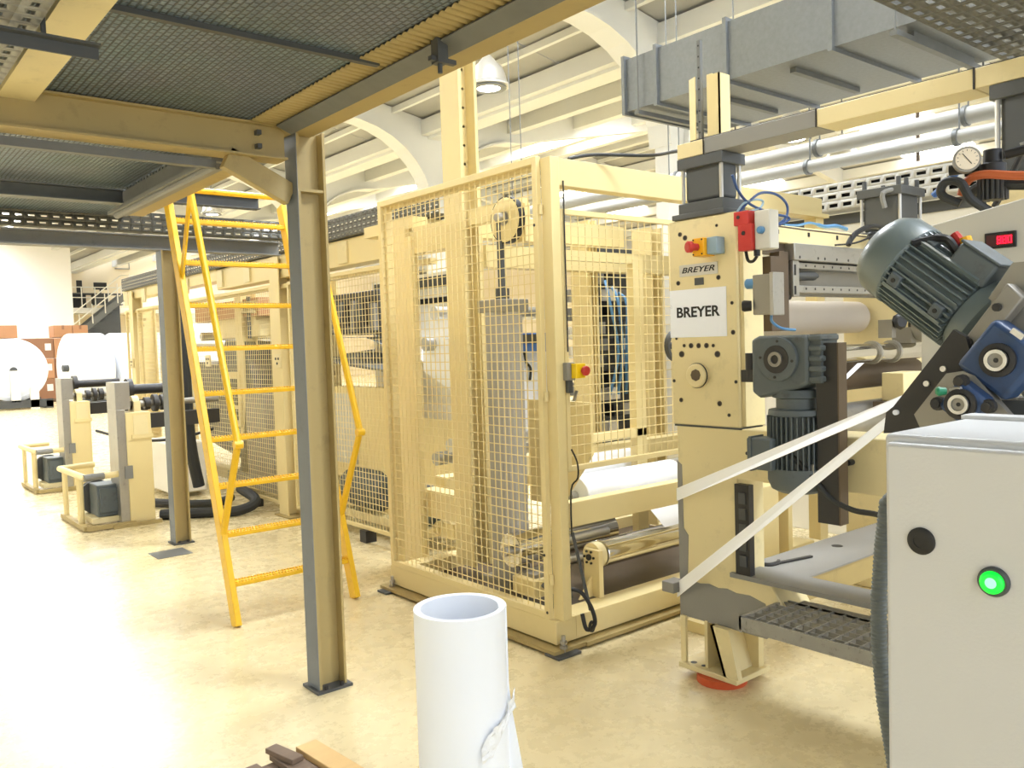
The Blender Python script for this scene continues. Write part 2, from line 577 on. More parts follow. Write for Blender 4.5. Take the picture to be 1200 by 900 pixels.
for xa, xb in slopes:
    s = 1 if xb > xa else -1
    dz = (RIDGE - EAVE) / 10
    for i in range(6 if s > 0 else 5):
        x = xa + s * (i * 2 if i else 0.25)
        z = roof_z(x)
        obj('purlin', MB().box(x - 0.11, x + 0.11, Y0, Y1, z - 0.34, z - 0.04), 'roof_white', ceiling)
    for i in range(5):
        x0_, x1_ = xa + s * 2 * i, xa + s * 2 * (i + 1)
        z0_, z1_ = roof_z(x0_), roof_z(x1_)
        lo, hi = sorted((x0_, x1_))
        zl, zh = (z0_, z1_) if lo == x0_ else (z1_, z0_)
        def strip(ya, yb, nm, m):
            g = 0.015
            return obj(nm, MB().add([(lo, ya + g, zl), (hi, ya + g, zh), (hi, yb - g, zh), (lo, yb - g, zl), (lo, ya + g, zl + 0.05), (hi, ya + g, zh + 0.05),
                                     (hi, yb - g, zh + 0.05), (lo, yb - g, zl + 0.05)],
                                    [(0, 3, 2, 1), (4, 5, 6, 7), (0, 1, 5, 4), (1, 2, 6, 5), (2, 3, 7, 6), (3, 0, 4, 7)]), m, ceiling)
        if i in (2, 3):
            a = strip(PY[0], PY[0] + 2.07, 'roof_sheet', 'roof_panel')
            b = strip(PY[0] + 2.07, PY[0] + 4.13, 'roof_light', 'skylight')
            c = strip(PY[0] + 4.13, PY[0] + 6.2, 'roof_sheet', 'roof_panel')
            for k in range(1, 8):
                for q in (a, b, c):
                    piece(q, (0, 6.2 * k, 0))
        else:
            a = strip(PY[0], PY[0] + 2.07, 'roof_sheet', 'roof_panel' if i % 2 else 'roof_grey')
            for k in range(1, 24):
                piece(a, (0, 6.2 / 3 * k, 0))
# thin secondary purlins between the main ones
for xa, xb in slopes:
    s = 1 if xb > xa else -1
    for i in range(5):
        x = xa + s * (i * 2 + 1)
        z = roof_z(x)
        obj('thin_purlin', MB().box(x - 0.04, x + 0.04, Y0, Y1, z - 0.14, z - 0.03), 'roof_white', ceiling)
# gutter along the valley and cable conduit drops
obj('gutter', MB().box(9.8, 10.2, Y0, Y1, EAVE - 0.35, EAVE - 0.05), 'roof_white', ceiling)

# ---- high bay lamps
def bay_lamp(loc, label):
    x, y, z = loc
    t = thing('high_bay_lamp', label, 'lamp', loc, 'high bay lamps under the roof')
    obj('reflector', MB().lathe((x, y, z), (0, 0, 1), [(0, 0.225), (0.0, 0.255), (0.02, 0.258), (0.05, 0.225), (0.16, 0.20), (0.22, 0.175), (0.30, 0.10), (0.36, 0.05), (0.37, 0.04)], 24), 'lamp_alu', t)
    obj('lamp_glass', MB().lathe((x, y, z - 0.012), (0, 0, 1), [(0, 0.14), (0.01, 0.14)], 20), 'lamp_glow', t)
    obj('glass_rim', MB().ring((x, y, z - 0.018), (0, 0, 1), 0.14, 0.215, 0.016), 'galv', t)
    rz = roof_z(x) - 0.1
    obj('suspension', MB().cyl((x, y, z + 0.33), (x, y, rz), 0.012, 6), 'galv_dark', t)
    return t
bay_lamp((6.35, 8.0, 4.66), 'round aluminium bay lamp hanging beside the tall cream column')
bay_lamp((9.3, 5.8, 3.98), 'aluminium bay lamp hanging above the two grey pipes under the overhead beam')
bay_lamp((12.6, 7.0, 4.35), 'bay lamp far behind the pipes near the right edge of the roof')
bay_lamp((7.4, 20.0, 4.9), 'small distant bay lamp left of the tall cream column')

# ---- two long pipes under the roof
def pipe(x, z, r, label):
    t = thing('ceiling_pipe', label, 'pipe', (x, 1.0, z), 'pipes under the roof')
    obj('pipe_run', MB().cyl((x, -6, z), (x, 12, z), r, 18), 'pipe_grey', t)
    for y in (1.2, 2.6, 3.75, 5.2, 7.5):
        obj('pipe_clamp', MB().ring((x, y, z), (0, 1, 0), r, r + 0.012, 0.03), 'galv_dark', t)
        obj('drop_rod', MB().cyl((x, y, z + r), (x, y, roof_z(x) - 0.05), 0.006, 6), 'galv_dark', t)
pipe(6.4, 3.115, 0.062, 'upper of the two parallel grey pipes under the roof')
pipe(6.25, 2.945, 0.05, 'lower of the two parallel grey pipes under the roof')
tag(obj('drop_pipe', MB().cyl((6.6, 3.05, 2.9), (6.6, 3.05, roof_z(6.6)), 0.014, 8), 'brown_steel'),
    'thin brown rod hanging down past the grey pipes', 'rod')

# ---- galvanised duct
t = thing('air_duct', 'big rectangular galvanised air duct hanging at the top right', 'duct', (5.3, 2, 3.3))
ys = [4.36, 4.05, 3.45, 2.7, 1.9, 1.1, 0.3, -0.5, -1.3]
for a, b in zip(ys[:-1], ys[1:]):
    obj('duct_section', MB().box(4.76, 5.85, b + 0.004, a - 0.004, 3.3, 3.68), 'galv', t)
for y in ys:
    obj('duct_flange', MB().box(4.735, 5.875, y - 0.014, y + 0.014, 3.275, 3.705), 'galv', t)
for y in (3.7, 3.05, 2.3, 1.5):
    obj('stiffener', MB().box(4.9, 5.7, y - 0.02, y + 0.02, 3.27, 3.3), 'galv_dark', t)
for y in (4.2, 2.3):
    for x in (4.72, 5.89):
        obj('hanger_rod', MB().cyl((x, y, 3.27), (x, y, roof_z(x) - 0.05), 0.006, 6), 'galv_dark', t)
    obj('hanger_rail', MB().box(4.70, 5.91, y - 0.02, y + 0.02, 3.24, 3.27), 'galv_dark', t)
# ================================================================== FAR END OF THE HALL
def big_roll(c, d, L, r, label, core=True):
    c, d = Vector(c), Vector(d).normalized()
    t = thing('foam_roll', label, 'roll', (c.x, c.y, 0), 'giant white rolls at the far end')
    e = 0.05
    obj('wound_sheet', MB().lathe(c, d, [(0, 0.1), (0, r - e), (e * 0.4, r - e * 0.3), (e, r), (L - e, r), (L, r - e), (L, 0.1)], 48), 'foam_white', t)
    for k in (0.35, 0.55, 0.72, 0.86):
        obj('winding_edge', MB().ring(c - d * 0.012, d, r * k, r * k + 0.02, 0.014, 40), 'paper', t)
    obj('core', MB().cyl(c - d * 0.15, c + d * 0.1, 0.1, 16), 'dark_grey', t)
    return t
r1 = big_roll((4.85, 31.2, 1.27), (0, 1, 0), 1.6, 1.02, 'giant white roll at the left edge with its dark core facing out')
obj('stand_post', MB().box(4.72, 4.98, 30.9, 31.05, 0.25, 1.25).box(5.25, 5.5, 30.9, 31.0, 0, 0.7), 'white_paint', r1)
obj('stand_base', MB().box(3.6, 5.9, 30.9, 31.1, 0.05, 0.3).box(3.6, 5.9, 32.9, 33.1, 0.05, 0.3).box(3.6, 3.8, 30.9, 33.1, 0.0, 0.25).box(5.7, 5.9, 30.9, 33.1, 0.0, 0.25), 'dark_grey', r1)
r2_ = big_roll((5.75, 27.8, 1.3), (1, 0.12, 0), 1.0, 1.03, 'giant white roll lying sideways, the left one beside the stacked boxes')
obj('stand_base', MB().box(5.8, 6.6, 27.1, 28.6, 0.0, 0.32), 'dark_grey', r2_)
r3_ = big_roll((6.95, 27.95, 1.3), (1, 0.12, 0), 2.2, 1.03, 'long giant white roll lying sideways behind the unwind stands')
obj('stand_base', MB().box(7.1, 9.0, 27.3, 28.9, 0.0, 0.32), 'dark_grey', r3_)

def carton(x, y, z, w, d, h, label, m='cardboard', tags=1):
    t = thing('cardboard_carton', label, 'box', (x, y, z), 'cardboard cartons at the far end')
    obj('carton_body', MB().box(x - w / 2, x + w / 2, y, y + d, z, z + h), m, t, bev=0.01)
    obj('packing_tape', MB().box(x - 0.04, x + 0.04, y - 0.004, y + d, z + h, z + h + 0.003).box(x - 0.04, x + 0.04, y - 0.004, y, z + h - 0.15, z + h), 'label_white' if False else 'cardboard_dark', t)
    if tags:
        obj('paper_label', MB().box(x + w * 0.22, x + w * 0.22 + 0.2, y - 0.006, y, z + h * 0.4, z + h * 0.4 + 0.25), 'label_white', t)
    return t
rows = ['bottom', 'second', 'third']
for ci, x in enumerate((5.25, 6.28, 7.32)):
    for k in range(3):
        carton(x, 35.0, 0.12 + k * 0.75, 1.02, 1.0, 0.74,
               'brown carton in the %s row, %s stack beside the giant rolls' % (rows[k], ('left', 'middle', 'right')[ci]), 'cardboard_dark' if (k + ci) % 2 else 'cardboard')
carton(5.05, 35.05, 2.39, 1.2, 0.9, 0.46, 'brown carton on top of the left stack above the giant roll', tags=0)
carton(7.15, 35.05, 2.39, 0.62, 0.9, 0.44, 'brown carton on top of the stacks, left of a matching one', tags=0)
carton(7.74, 35.05, 2.39, 0.52, 0.9, 0.44, 'brown carton on top of the stacks at their right end', tags=0)
obj('pallet_base', MB().box(4.7, 7.9, 35.0, 36.0, 0.0, 0.12), 'wood_old')
tag(bpy.data.objects['pallet_base'], 'wooden pallet under the stacked brown cartons', 'pallet')
bpy.data.objects['pallet_base'].name = 'shipping_pallet'

# ---- stairs and landing with an office corner
t = thing('steel_staircase', 'steel staircase with light railing climbing to the far landing', 'staircase', (8, 43.5, 0))
sl = 0.84
xs0 = 6.25
n_tr = 24
for k in range(n_tr):
    z = 0.2 + k * 0.205
    x = xs0 + z / sl
    if z < 4.5:
        obj('tread', MB().box(x, x + 0.3, 43.0, 44.0, z - 0.04, z), 'dark_grey', t)
for y in (42.98, 44.02):
    obj('stringer', MB().bar((xs0, y, 0.05), (xs0 + 4.45 / sl, y, 4.5), 0.04, 0.28), 'galv_dark', t)
obj('riser_panel', MB().prism([(xs0 + 0.3, 0), (xs0 + 4.2 / sl + 0.3, 4.2), (xs0 + 4.2 / sl + 0.3, 0)], 'y', 44.1, 44.15), 'dark_grey', t)
for dz in (0.45, 0.95):
    obj('handrail', MB().tube([(xs0, 42.95, 0.2 + dz), (xs0 + 4.3 / sl, 42.95, 4.5 + dz), (xs0 + 4.3 / sl + 1.0, 42.95, 4.5 + dz)], 0.03, 6), 'white_paint', t)
for k in range(10):
    z = 0.3 + k * 0.48
    obj('baluster', MB().cyl((xs0 + z / sl, 42.95, z), (xs0 + z / sl, 42.95, z + 0.92), 0.025, 6), 'white_paint', t)
t = thing('landing', 'white landing in front of the far cream wall', 'platform', (11, 45, 4.0))
obj('landing_slab', MB().box(8.7, 15.5, 44.6, 46.4, 3.75, 4.0), 'white_paint', t)
for k in range(7):
    obj('railing_post', MB().cyl((8.8 + k * 0.6, 44.65, 4.0), (8.8 + k * 0.6, 44.65, 5.0), 0.025, 6), 'white_paint', t)
for z in (4.5, 5.0):
    obj('railing', MB().cyl((8.7, 44.65, z), (12.6, 44.65, z), 0.025, 6), 'white_paint', t)
t = thing('office_desk', 'dark desk on the far landing', 'desk', (10.5, 45.5, 4.0))
obj('desk_top', MB().box(9.6, 12.0, 45.1, 45.9, 4.7, 4.75), 'dark_grey', t)
obj('desk_drawers', MB().box(9.7, 10.3, 45.15, 45.85, 4.0, 4.7), 'black_plastic', t)
obj('desk_drawers', MB().box(10.7, 11.3, 45.15, 45.85, 4.2, 4.7), 'dark_grey', t)
t = thing('desk_monitor', 'dark monitor standing on the far desk', 'monitor', (11.1, 45.5, 4.75))
obj('screen', MB().box(10.75, 11.35, 45.45, 45.5, 4.95, 5.3), 'black_plastic', t)
obj('monitor_foot', MB().box(10.95, 11.15, 45.4, 45.6, 4.75, 4.77).box(11.02, 11.08, 45.47, 45.52, 4.75, 4.98), 'black_plastic', t)
t = thing('office_chair', 'dark high-backed chair at the far landing railing', 'chair', (10.0, 44.9, 4.0))
obj('backrest', MB().box(9.86, 10.12, 44.95, 45.0, 4.75, 5.35), 'black_plastic', t, bev=0.03)
obj('seat', MB().box(9.8, 10.2, 44.75, 45.05, 4.45, 4.52), 'black_plastic', t)
obj('chair_base', MB().cyl((10, 44.9, 4.0), (10, 44.9, 4.45), 0.03, 6).box(9.75, 10.25, 44.88, 44.92, 4.0, 4.05), 'black_plastic', t)
tag(obj('wall_unit', MB().box(9.6, 10.5, 46.2, 46.4, 5.95, 6.25).box(9.65, 10.45, 46.17, 46.2, 5.97, 6.0), 'grey_touchup'),
    'grey air conditioning unit mounted on the far cream wall', 'air conditioner')
t = thing('wall_conduit', 'thin grey conduit stepping down the far cream wall', 'conduit', (12.3, 46.3, 6))
obj('conduit_run', MB().tube([(11.4, 46.35, 6.9), (12.7, 46.35, 6.8), (12.7, 46.35, 6.1), (12.0, 46.35, 6.1)], 0.03, 6), 'grey_touchup', t)
obj('wall_vent', MB().prism([(11.6, 7.6), (12.3, 7.95), (12.9, 7.85), (12.4, 7.5), (11.6, 7.3)], 'y', 46.3, 46.4), 'steel', t)
# ================================================================== MEZZANINE
mz = thing('mezzanine', 'grey steel mezzanine with pressed-sheet deck and cream beams overhead at the left', 'platform', (1.7, 3.64, 0))
DZ = 2.62
for a, b in ((2.655, 3.66), (1.665, 2.635), (0.675, 1.645), (-0.4, 0.655)):
    obj('deck_panel', MB().box(0.64, 1.535, a, b, DZ, DZ + 0.03), 'deck', mz)
    obj('deck_panel', MB().box(-1.6, 0.62, a, b, DZ, DZ + 0.03), 'deck', mz)
for y in (2.645, 1.655, 0.665):
    obj('deck_joint', MB().box(-1.6, 1.60, y - 0.012, y + 0.012, DZ - 0.018, DZ + 0.03), 'dark_grey', mz)
for a, b in ((3.78, 4.62), (4.64, 5.45)):
    obj('deck_panel', MB().box(-0.6, 1.505, a, b, DZ, DZ + 0.03), 'deck', mz)
for a, b in ((5.6, 6.3), (6.32, 7.0)):
    obj('deck_panel', MB().box(-0.2, 1.9, a, b, DZ + 0.07, DZ + 0.10), 'deck', mz)
# corrugated closure strip along the outer beam
cs = MB()
ny = 230
y0_, y1_ = -0.4, 3.62
for k in range(ny):
    ya, yb = y0_ + (y1_ - y0_) * k / ny, y0_ + (y1_ - y0_) * (k + 1) / ny
    za, zb = (0, 0.009) if k % 2 else (0.009, 0)
    cs.add([(1.52, ya, DZ - za), (1.66, ya, DZ - 0.004 - za), (1.66, yb, DZ - 0.004 - zb), (1.52, yb, DZ - zb)], [(0, 1, 2, 3)])
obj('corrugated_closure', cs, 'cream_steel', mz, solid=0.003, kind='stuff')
# beam A (outer, along the aisle)
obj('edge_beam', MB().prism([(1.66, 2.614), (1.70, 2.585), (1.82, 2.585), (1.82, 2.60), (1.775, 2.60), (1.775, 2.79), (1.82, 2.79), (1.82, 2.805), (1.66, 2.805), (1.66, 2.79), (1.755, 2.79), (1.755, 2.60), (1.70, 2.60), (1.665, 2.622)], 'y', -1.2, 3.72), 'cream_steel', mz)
obj('beam_angle', MB().prism([(1.63, 2.600), (1.70, 2.572), (1.704, 2.58), (1.634, 2.608)], 'y', -1.2, 3.58), 'galv_dark', mz)
obj('beam_clamp', MB().box(1.62, 1.66, 2.30, 2.34, 2.53, 2.61).box(1.6, 1.70, 2.31, 2.33, 2.535, 2.55).cyl((1.64, 2.32, 2.50), (1.64, 2.32, 2.61), 0.008, 8), 'dark_grey', mz)
# beam B (across, carried by the front column)
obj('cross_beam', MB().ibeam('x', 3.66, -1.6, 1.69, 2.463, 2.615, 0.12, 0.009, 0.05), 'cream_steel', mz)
obj('beam_bolts', MB().box(1.55, 1.57, 3.60, 3.64, 2.50, 2.52).box(1.55, 1.57, 3.60, 3.64, 2.56, 2.58), 'dark_grey', mz)
obj('cross_channel', MB().box(-1.2, 1.41, 3.73, 3.77, 2.42, 2.455), 'galv_dark', mz)
# beam C with ribbed closure above the ladder opening
rb = MB()
for k in range(60):
    y = 3.76 + 1.66 * k / 60
    rb.box(1.497 - (0.006 if k % 2 else 0), 1.51, y, y + 1.66 / 60, 2.50, 2.615)
obj('ribbed_closure', rb, 'galv', mz, kind='stuff')
obj('opening_beam', MB().prism([(1.40, 2.475), (1.49, 2.475), (1.49, 2.60), (1.51, 2.60), (1.51, 2.455), (1.40, 2.455)], 'y', 3.76, 5.5), 'grey_paint', mz)
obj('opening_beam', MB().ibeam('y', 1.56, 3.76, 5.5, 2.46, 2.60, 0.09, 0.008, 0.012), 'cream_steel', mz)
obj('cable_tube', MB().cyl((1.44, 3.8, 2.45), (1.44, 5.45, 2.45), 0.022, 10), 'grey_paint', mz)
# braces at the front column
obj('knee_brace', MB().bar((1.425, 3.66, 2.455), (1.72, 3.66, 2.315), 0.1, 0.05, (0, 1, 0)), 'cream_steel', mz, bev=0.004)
# rear beams
obj('deck_beam', MB().ibeam('x', 5.53, -0.6, 1.56, 2.53, 2.615, 0.1, 0.008, 0.01), 'galv_dark', mz)
obj('deck_beam', MB().ibeam('x', 7.32, -0.4, 3.3, 2.47, 2.59, 0.12, 0.009, 0.012), 'grey_paint', mz)
obj('deck_beam', MB().ibeam('x', 6.9, 0.4, 2.95, 2.80, 2.90, 0.1, 0.008, 0.01), 'dark_grey', mz)
obj('deck_beam', MB().ibeam('x', 6.0, -0.2, 1.9, 2.63, 2.69, 0.1, 0.008, 0.01), 'galv', mz)
# timber coloured joist
obj('joist', MB().box(0.565, 0.69, 0.2, 3.655, 2.575, 2.62), 'wood_new' if False else 'cream_worn', mz)
def mezz_column(x0, x1, y0, y1, zt, base):
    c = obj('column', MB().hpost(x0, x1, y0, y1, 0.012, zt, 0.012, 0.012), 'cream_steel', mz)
    obj('flange_face', MB().box(x0 - 0.003, x0, y0, y1, 0.012, zt), 'column_grey', c)
    obj('base_plate', MB().box(x0 - 0.02, x1 + 0.02, y0 - 0.02, y1 + 0.02, 0, 0.014), 'dark_grey', c)
    bm = MB()
    for xx, yy in ((x0 + 0.03, y0 - 0.005), (x1 - 0.03, y0 - 0.005), (x0 + 0.03, y1 + 0.005), (x1 - 0.03, y1 + 0.005)):
        bm.cyl((xx, yy, 0.014), (xx, yy, 0.03), 0.01, 6)
    obj('anchor_bolts', bm, 'black_steel', c, kind='stuff')
    return c
c1 = mezz_column(1.725, 1.865, 3.585, 3.705, 2.60, True)
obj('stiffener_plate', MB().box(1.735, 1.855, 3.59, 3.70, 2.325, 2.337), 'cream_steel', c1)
mezz_column(2.245, 2.375, 7.26, 7.39, 2.47, True)

# ---- cable trays
def tray(name, label, o, u, v, nu, nv, lip, m, group='cable trays', fu=0.5, fv=0.22):
    o, u, v = Vector(o), Vector(u), Vector(v)
    t = thing(name, label, 'cable tray', o, group)
    obj('perforated_plate', MB().perforated(o, u, v, nu, nv, fu, fv), m, t, solid=0.002, kind='stuff')
    w = Vector(lip)
    for q in (o, o + v):
        obj('side_wall', MB().sheet([q, q + u, q + u + w, q + w], 0.002), m, t)
    return t
tray('cable_tray', 'perforated cable tray in the upper left corner', (0.12, 1.2, 2.5), (0, 2.05, 0), (0.39, 0, 0), 34, 6, (0, 0, 0.06), 'tray_mid', fu=0.5, fv=0.3)
t = thing('tray_hanger', 'dark T-shaped hanger bar under the upper left cable tray', 'hanger', (0.5, 2.6, 2.46))
obj('hanger_bar', MB().box(0.0, 0.655, 2.545, 2.61, 2.462, 2.468).box(0.0, 0.655, 2.573, 2.58, 2.43, 2.462), 'dark_grey', t)
obj('threaded_rod', MB().cyl((0.52, 2.58, 2.46), (0.52, 2.58, 2.62), 0.007, 8), 'dark_grey', t)
tray('cable_tray', 'dark perforated cable tray running across behind the yellow ladder', (-0.5, 7.0, 2.575), (3.75, 0, 0), (0, 0, 0.15), 46, 3, (0, 0.1, 0), 'tray_dark')
tray('cable_tray', 'perforated cable tray along the top of the machine line behind the cage', (3.42, 4.9, 2.53), (0, 8.0, 0), (0, 0, 0.17), 110, 4, (0.18, 0, 0), 'tray_dark')
tray('cable_tray', 'dark slotted cable tray in the upper right corner', (1.9, 0.72, 2.60), (1.75, 0, 0), (0, 0.57, 0), 24, 9, (0, 0, 0.07), 'tray_dark', fu=0.55, fv=0.3)

# ================================================================== YELLOW LADDER
ld = thing('ship_ladder', 'yellow steel ship ladder with cranked handrails behind the front column', 'ladder', (2.2, 4.81, 0))
def lad_y(z):
    return 4.815 + 0.325 * z
for x in (1.81, 2.59):
    obj('stringer', MB().bar((x, lad_y(0), 0), (x, lad_y(2.62), 2.62), 0.036, 0.085, (0, 1, 0)), 'yellow', ld, bev=0.004)
    hr = obj('handrail', MB().tube([(x, lad_y(0.53) - 0.03, 0.53), (x, 4.668, 1.085), (x, 5.235, 2.6)], 0.021, 10), 'yellow', ld)
    obj('handrail_knuckle', MB().cyl((x - 0.024, 4.666, 1.08), (x + 0.024, 4.666, 1.08), 0.024, 12), 'yellow', hr)
    obj('handrail_strut', MB().bar((x, 5.24, 2.58), (x, lad_y(2.05), 2.05), 0.012, 0.05, (0, 1, 0)), 'yellow', ld)
    if x < 2: obj('hook_arm', MB().tube([(x, lad_y(2.6), 2.6), (x, 4.42, 2.61)], 0.02, 8), 'yellow', ld)
for k in range(9):
    z = 0.25 + 0.279 * k
    y = lad_y(z)
    rg = obj('rung', MB().box(1.825, 2.575, y - 0.035, y + 0.035, z - 0.03, z - 0.006), 'yellow', ld, bev=0.003)
    tm = MB()
    for i in range(38):
        x = 1.84 + 0.72 * i / 37
        tm.box(x - 0.006, x + 0.006, y - 0.033, y - 0.022, z - 0.006, z + 0.002)
        tm.box(x - 0.006, x + 0.006, y + 0.022, y + 0.033, z - 0.006, z + 0.002)
    obj('tread_teeth', tm, 'yellow', rg, kind='stuff')
obj('top_bar', MB().tube([(1.81, 5.24, 2.6), (2.59, 5.24, 2.6)], 0.018, 8), 'yellow', ld)
# ================================================================== GUARD CAGE AND MACHINE INSIDE
CX, CY = 2.87, 3.2
base = thing('machine_plinth', 'low cream plinth with a steel floor plate under the mesh cage', 'machine base', (2.9, 3.2, 0))
obj('plinth_rail', MB().box(2.86, 3.0, 3.19, 4.82, 0.04, 0.165), 'cream_paint', base, bev=0.004)
obj('plinth_rail', MB().box(3.0, 5.3, 3.19, 3.34, 0.04, 0.165), 'cream_paint', base, bev=0.004)
obj('plinth_rail', MB().box(3.0, 5.3, 4.7, 4.82, 0.04, 0.165), 'cream_paint', base, bev=0.004)
obj('floor_plate', MB().box(2.80, 3.02, 3.14, 4.86, 0.012, 0.032), 'cream_steel', base)
obj('floor_plate', MB().box(3.02, 5.3, 3.13, 3.36, 0.012, 0.032), 'cream_steel', base)
for x, y in ((2.86, 3.16), (2.83, 4.78)):
    lv = obj('levelling_foot', MB().box(x - 0.07, x + 0.09, y - 0.06, y + 0.05, 0.0, 0.014), 'dark_grey', base, bev=0.003)
    obj('levelling_bolt', MB().cyl((x + 0.01, y - 0.01, 0.014), (x + 0.01, y - 0.01, 0.10), 0.011, 8).cyl((x + 0.01, y - 0.01, 0.034), (x + 0.01, y - 0.01, 0.05), 0.022, 6)
        .cyl((x + 0.01, y - 0.01, 0.06), (x + 0.01, y - 0.01, 0.073), 0.02, 6), 'steel', lv)
obj('drip_tray', MB().box(3.0, 5.2, 3.34, 4.7, 0.06, 0.08), 'brown_steel', base)

cage = thing('mesh_cage', 'cream wire-mesh guard cage with a hinged mesh panel around the roller stand', 'machine guard', (2.9, 3.2, 0.165))
def mesh_frame(parent, name, o, u, v, bw, th, wname, su=0.05, r=0.0021, m='cream_paint'):
    """framed wire panel: four bars and the wires"""
    o, u, v = Vector(o), Vector(u), Vector(v)
    un, vn = u.normalized(), v.normalized()
    n_ = un.cross(vn)
    L, H = u.length, v.length
    root = None
    for c, a, hl in ((o + un * (bw / 2) + v / 2, vn, H / 2), (o + u - un * (bw / 2) + v / 2, vn, H / 2),
                     (o + u / 2 + vn * (bw / 2), un, L / 2 - bw), (o + u / 2 + v - vn * (bw / 2), un, L / 2 - bw)):
        b_ = n_.cross(a)
        ob = obj(name, MB().obox(c, a, b_, n_, hl, bw / 2, th / 2), m, parent, bev=0.002)
        root = root or ob
    w = obj(wname, MB().wires(o + un * bw + vn * bw, un * (L - 2 * bw), vn * (H - 2 * bw), su, su, r), m, parent, kind='stuff')
    return root
obj('corner_post', MB().box(2.885, 2.945, 3.16, 3.235, 0.165, 2.535), 'cream_paint', cage, bev=0.003)
obj('end_post', MB().box(2.88, 2.93, 4.74, 4.80, 0.165, 2.53), 'cream_paint', cage, bev=0.003)
mesh_frame(cage, 'panel_frame', (CX, 4.80, 0.166), (0, -1.565, 0), (0, 0, 2.378), 0.036, 0.03, 'panel_wires', 0.05, 0.0022)
hm = MB()
for z in (0.35, 1.3, 2.25):
    hm.cyl((2.87, 3.225, z), (2.87, 3.225, z + 0.05), 0.011, 8)
obj('hinges', hm, 'cream_paint', cage, kind='stuff')
obj('lock_screws', MB().cyl((2.853, 3.26, 0.5), (2.858, 3.26, 0.5), 0.008, 8).cyl((2.853, 3.26, 2.2), (2.858, 3.26, 2.2), 0.008, 8).cyl((2.853, 3.25, 0.2), (2.858, 3.25, 0.2), 0.008, 8), 'black_steel', cage, kind='stuff')
obj('lintel_beam', MB().box(2.945, 5.43, 3.17, 3.25, 2.395, 2.535), 'cream_paint', cage, bev=0.004)
obj('top_lip', MB().box(4.45, 5.43, 3.12, 3.17, 2.395, 2.42), 'cream_paint', cage)
obj('guard_beam', MB().box(2.945, 4.95, 3.165, 3.24, 0.64, 0.77), 'cream_paint', cage, bev=0.005)
obj('corner_post', MB().box(5.33, 5.43, 3.16, 3.25, 0.165, 2.395), 'cream_paint', cage, bev=0.003)
mesh_frame(cage, 'door_frame', (2.96, 3.185, 0.93), (0.93, 0, 0), (0, 0, 1.35), 0.028, 0.025, 'door_wires', 0.052, 0.002)
obj('top_rail', MB().box(2.89, 2.93, 3.235, 4.74, 2.49, 2.53), 'cream_paint', cage)
obj('hand_wheel', MB().ring((3.80, 3.12, 1.56), (0, 1, 0), 0.075, 0.092, 0.03, 28).cyl((3.80, 3.12, 1.56), (3.80, 3.18, 1.56), 0.02, 12).bar((3.72, 3.135, 1.56), (3.88, 3.135, 1.56), 0.015, 0.015), 'dark_grey', cage)
es = thing('emergency_stop', 'yellow emergency stop box with red mushroom button on the cage post', 'emergency stop', (2.955, 3.11, 1.45))
obj('back_box', MB().box(2.93, 2.985, 3.125, 3.16, 1.405, 1.495), 'grey_touchup', es, bev=0.003)
obj('yellow_housing', MB().box(2.955, 3.02, 3.085, 3.125, 1.415, 1.49), 'yellow_bright', es, bev=0.004)
obj('red_button', MB().lathe((3.0, 3.085, 1.452), (0, -1, 0), [(0, 0.014), (0.012, 0.014), (0.014, 0.025), (0.028, 0.024), (0.033, 0.015)], 20), 'red_plastic', es)
t = thing('interlock_switch', 'small steel interlock key hanging below the cage emergency stop', 'switch', (2.97, 3.15, 1.36))
obj('switch_body', MB().box(2.945, 2.975, 3.135, 3.16, 1.34, 1.405), 'dark_grey', t, bev=0.003)
obj('switch_key', MB().bar((2.965, 3.12, 1.30), (2.985, 3.12, 1.35), 0.006, 0.02, (0, 1, 0)), 'steel', t)
t = thing('safety_cable', 'thin dark cable hanging along the cage door post', 'cable', (2.97, 3.14, 0.9))
obj('cable_run', MB().tube([(2.975, 3.165, 2.42), (2.975, 3.165, 2.0), (2.97, 3.16, 1.55)], 0.004, 6), 'black_plastic', t)
obj('cable_loop', MB().tube([(2.965, 3.15, 1.05), (2.985, 3.13, 0.98), (2.985, 3.13, 0.9), (2.955, 3.15, 0.84), (2.95, 3.15, 0.6)], 0.005, 6, 4), 'black_plastic', t)

# --- gas strut and cables at the foot of the corner
t = thing('gas_strut', 'thin dark strut leaning at the bottom corner of the cage', 'strut', (3.0, 3.15, 0.2))
obj('strut_rod', MB().cyl((2.955, 3.15, 0.62), (3.02, 3.1, 0.21), 0.009, 8), 'dark_grey', t)
obj('strut_end', MB().ring((3.01, 3.09, 0.13), (0.3, -1, 0), 0.018, 0.03, 0.012, 16), 'black_plastic', t)
tag(obj('black_cable', MB().tube([(2.95, 3.17, 0.32), (2.99, 3.13, 0.30), (3.02, 3.09, 0.22), (3.03, 3.08, 0.14), (2.98, 3.09, 0.12), (2.97, 3.11, 0.2)], 0.011, 8, 5), 'black_plastic'),
    'thick black cable looping at the bottom corner of the cage', 'cable')

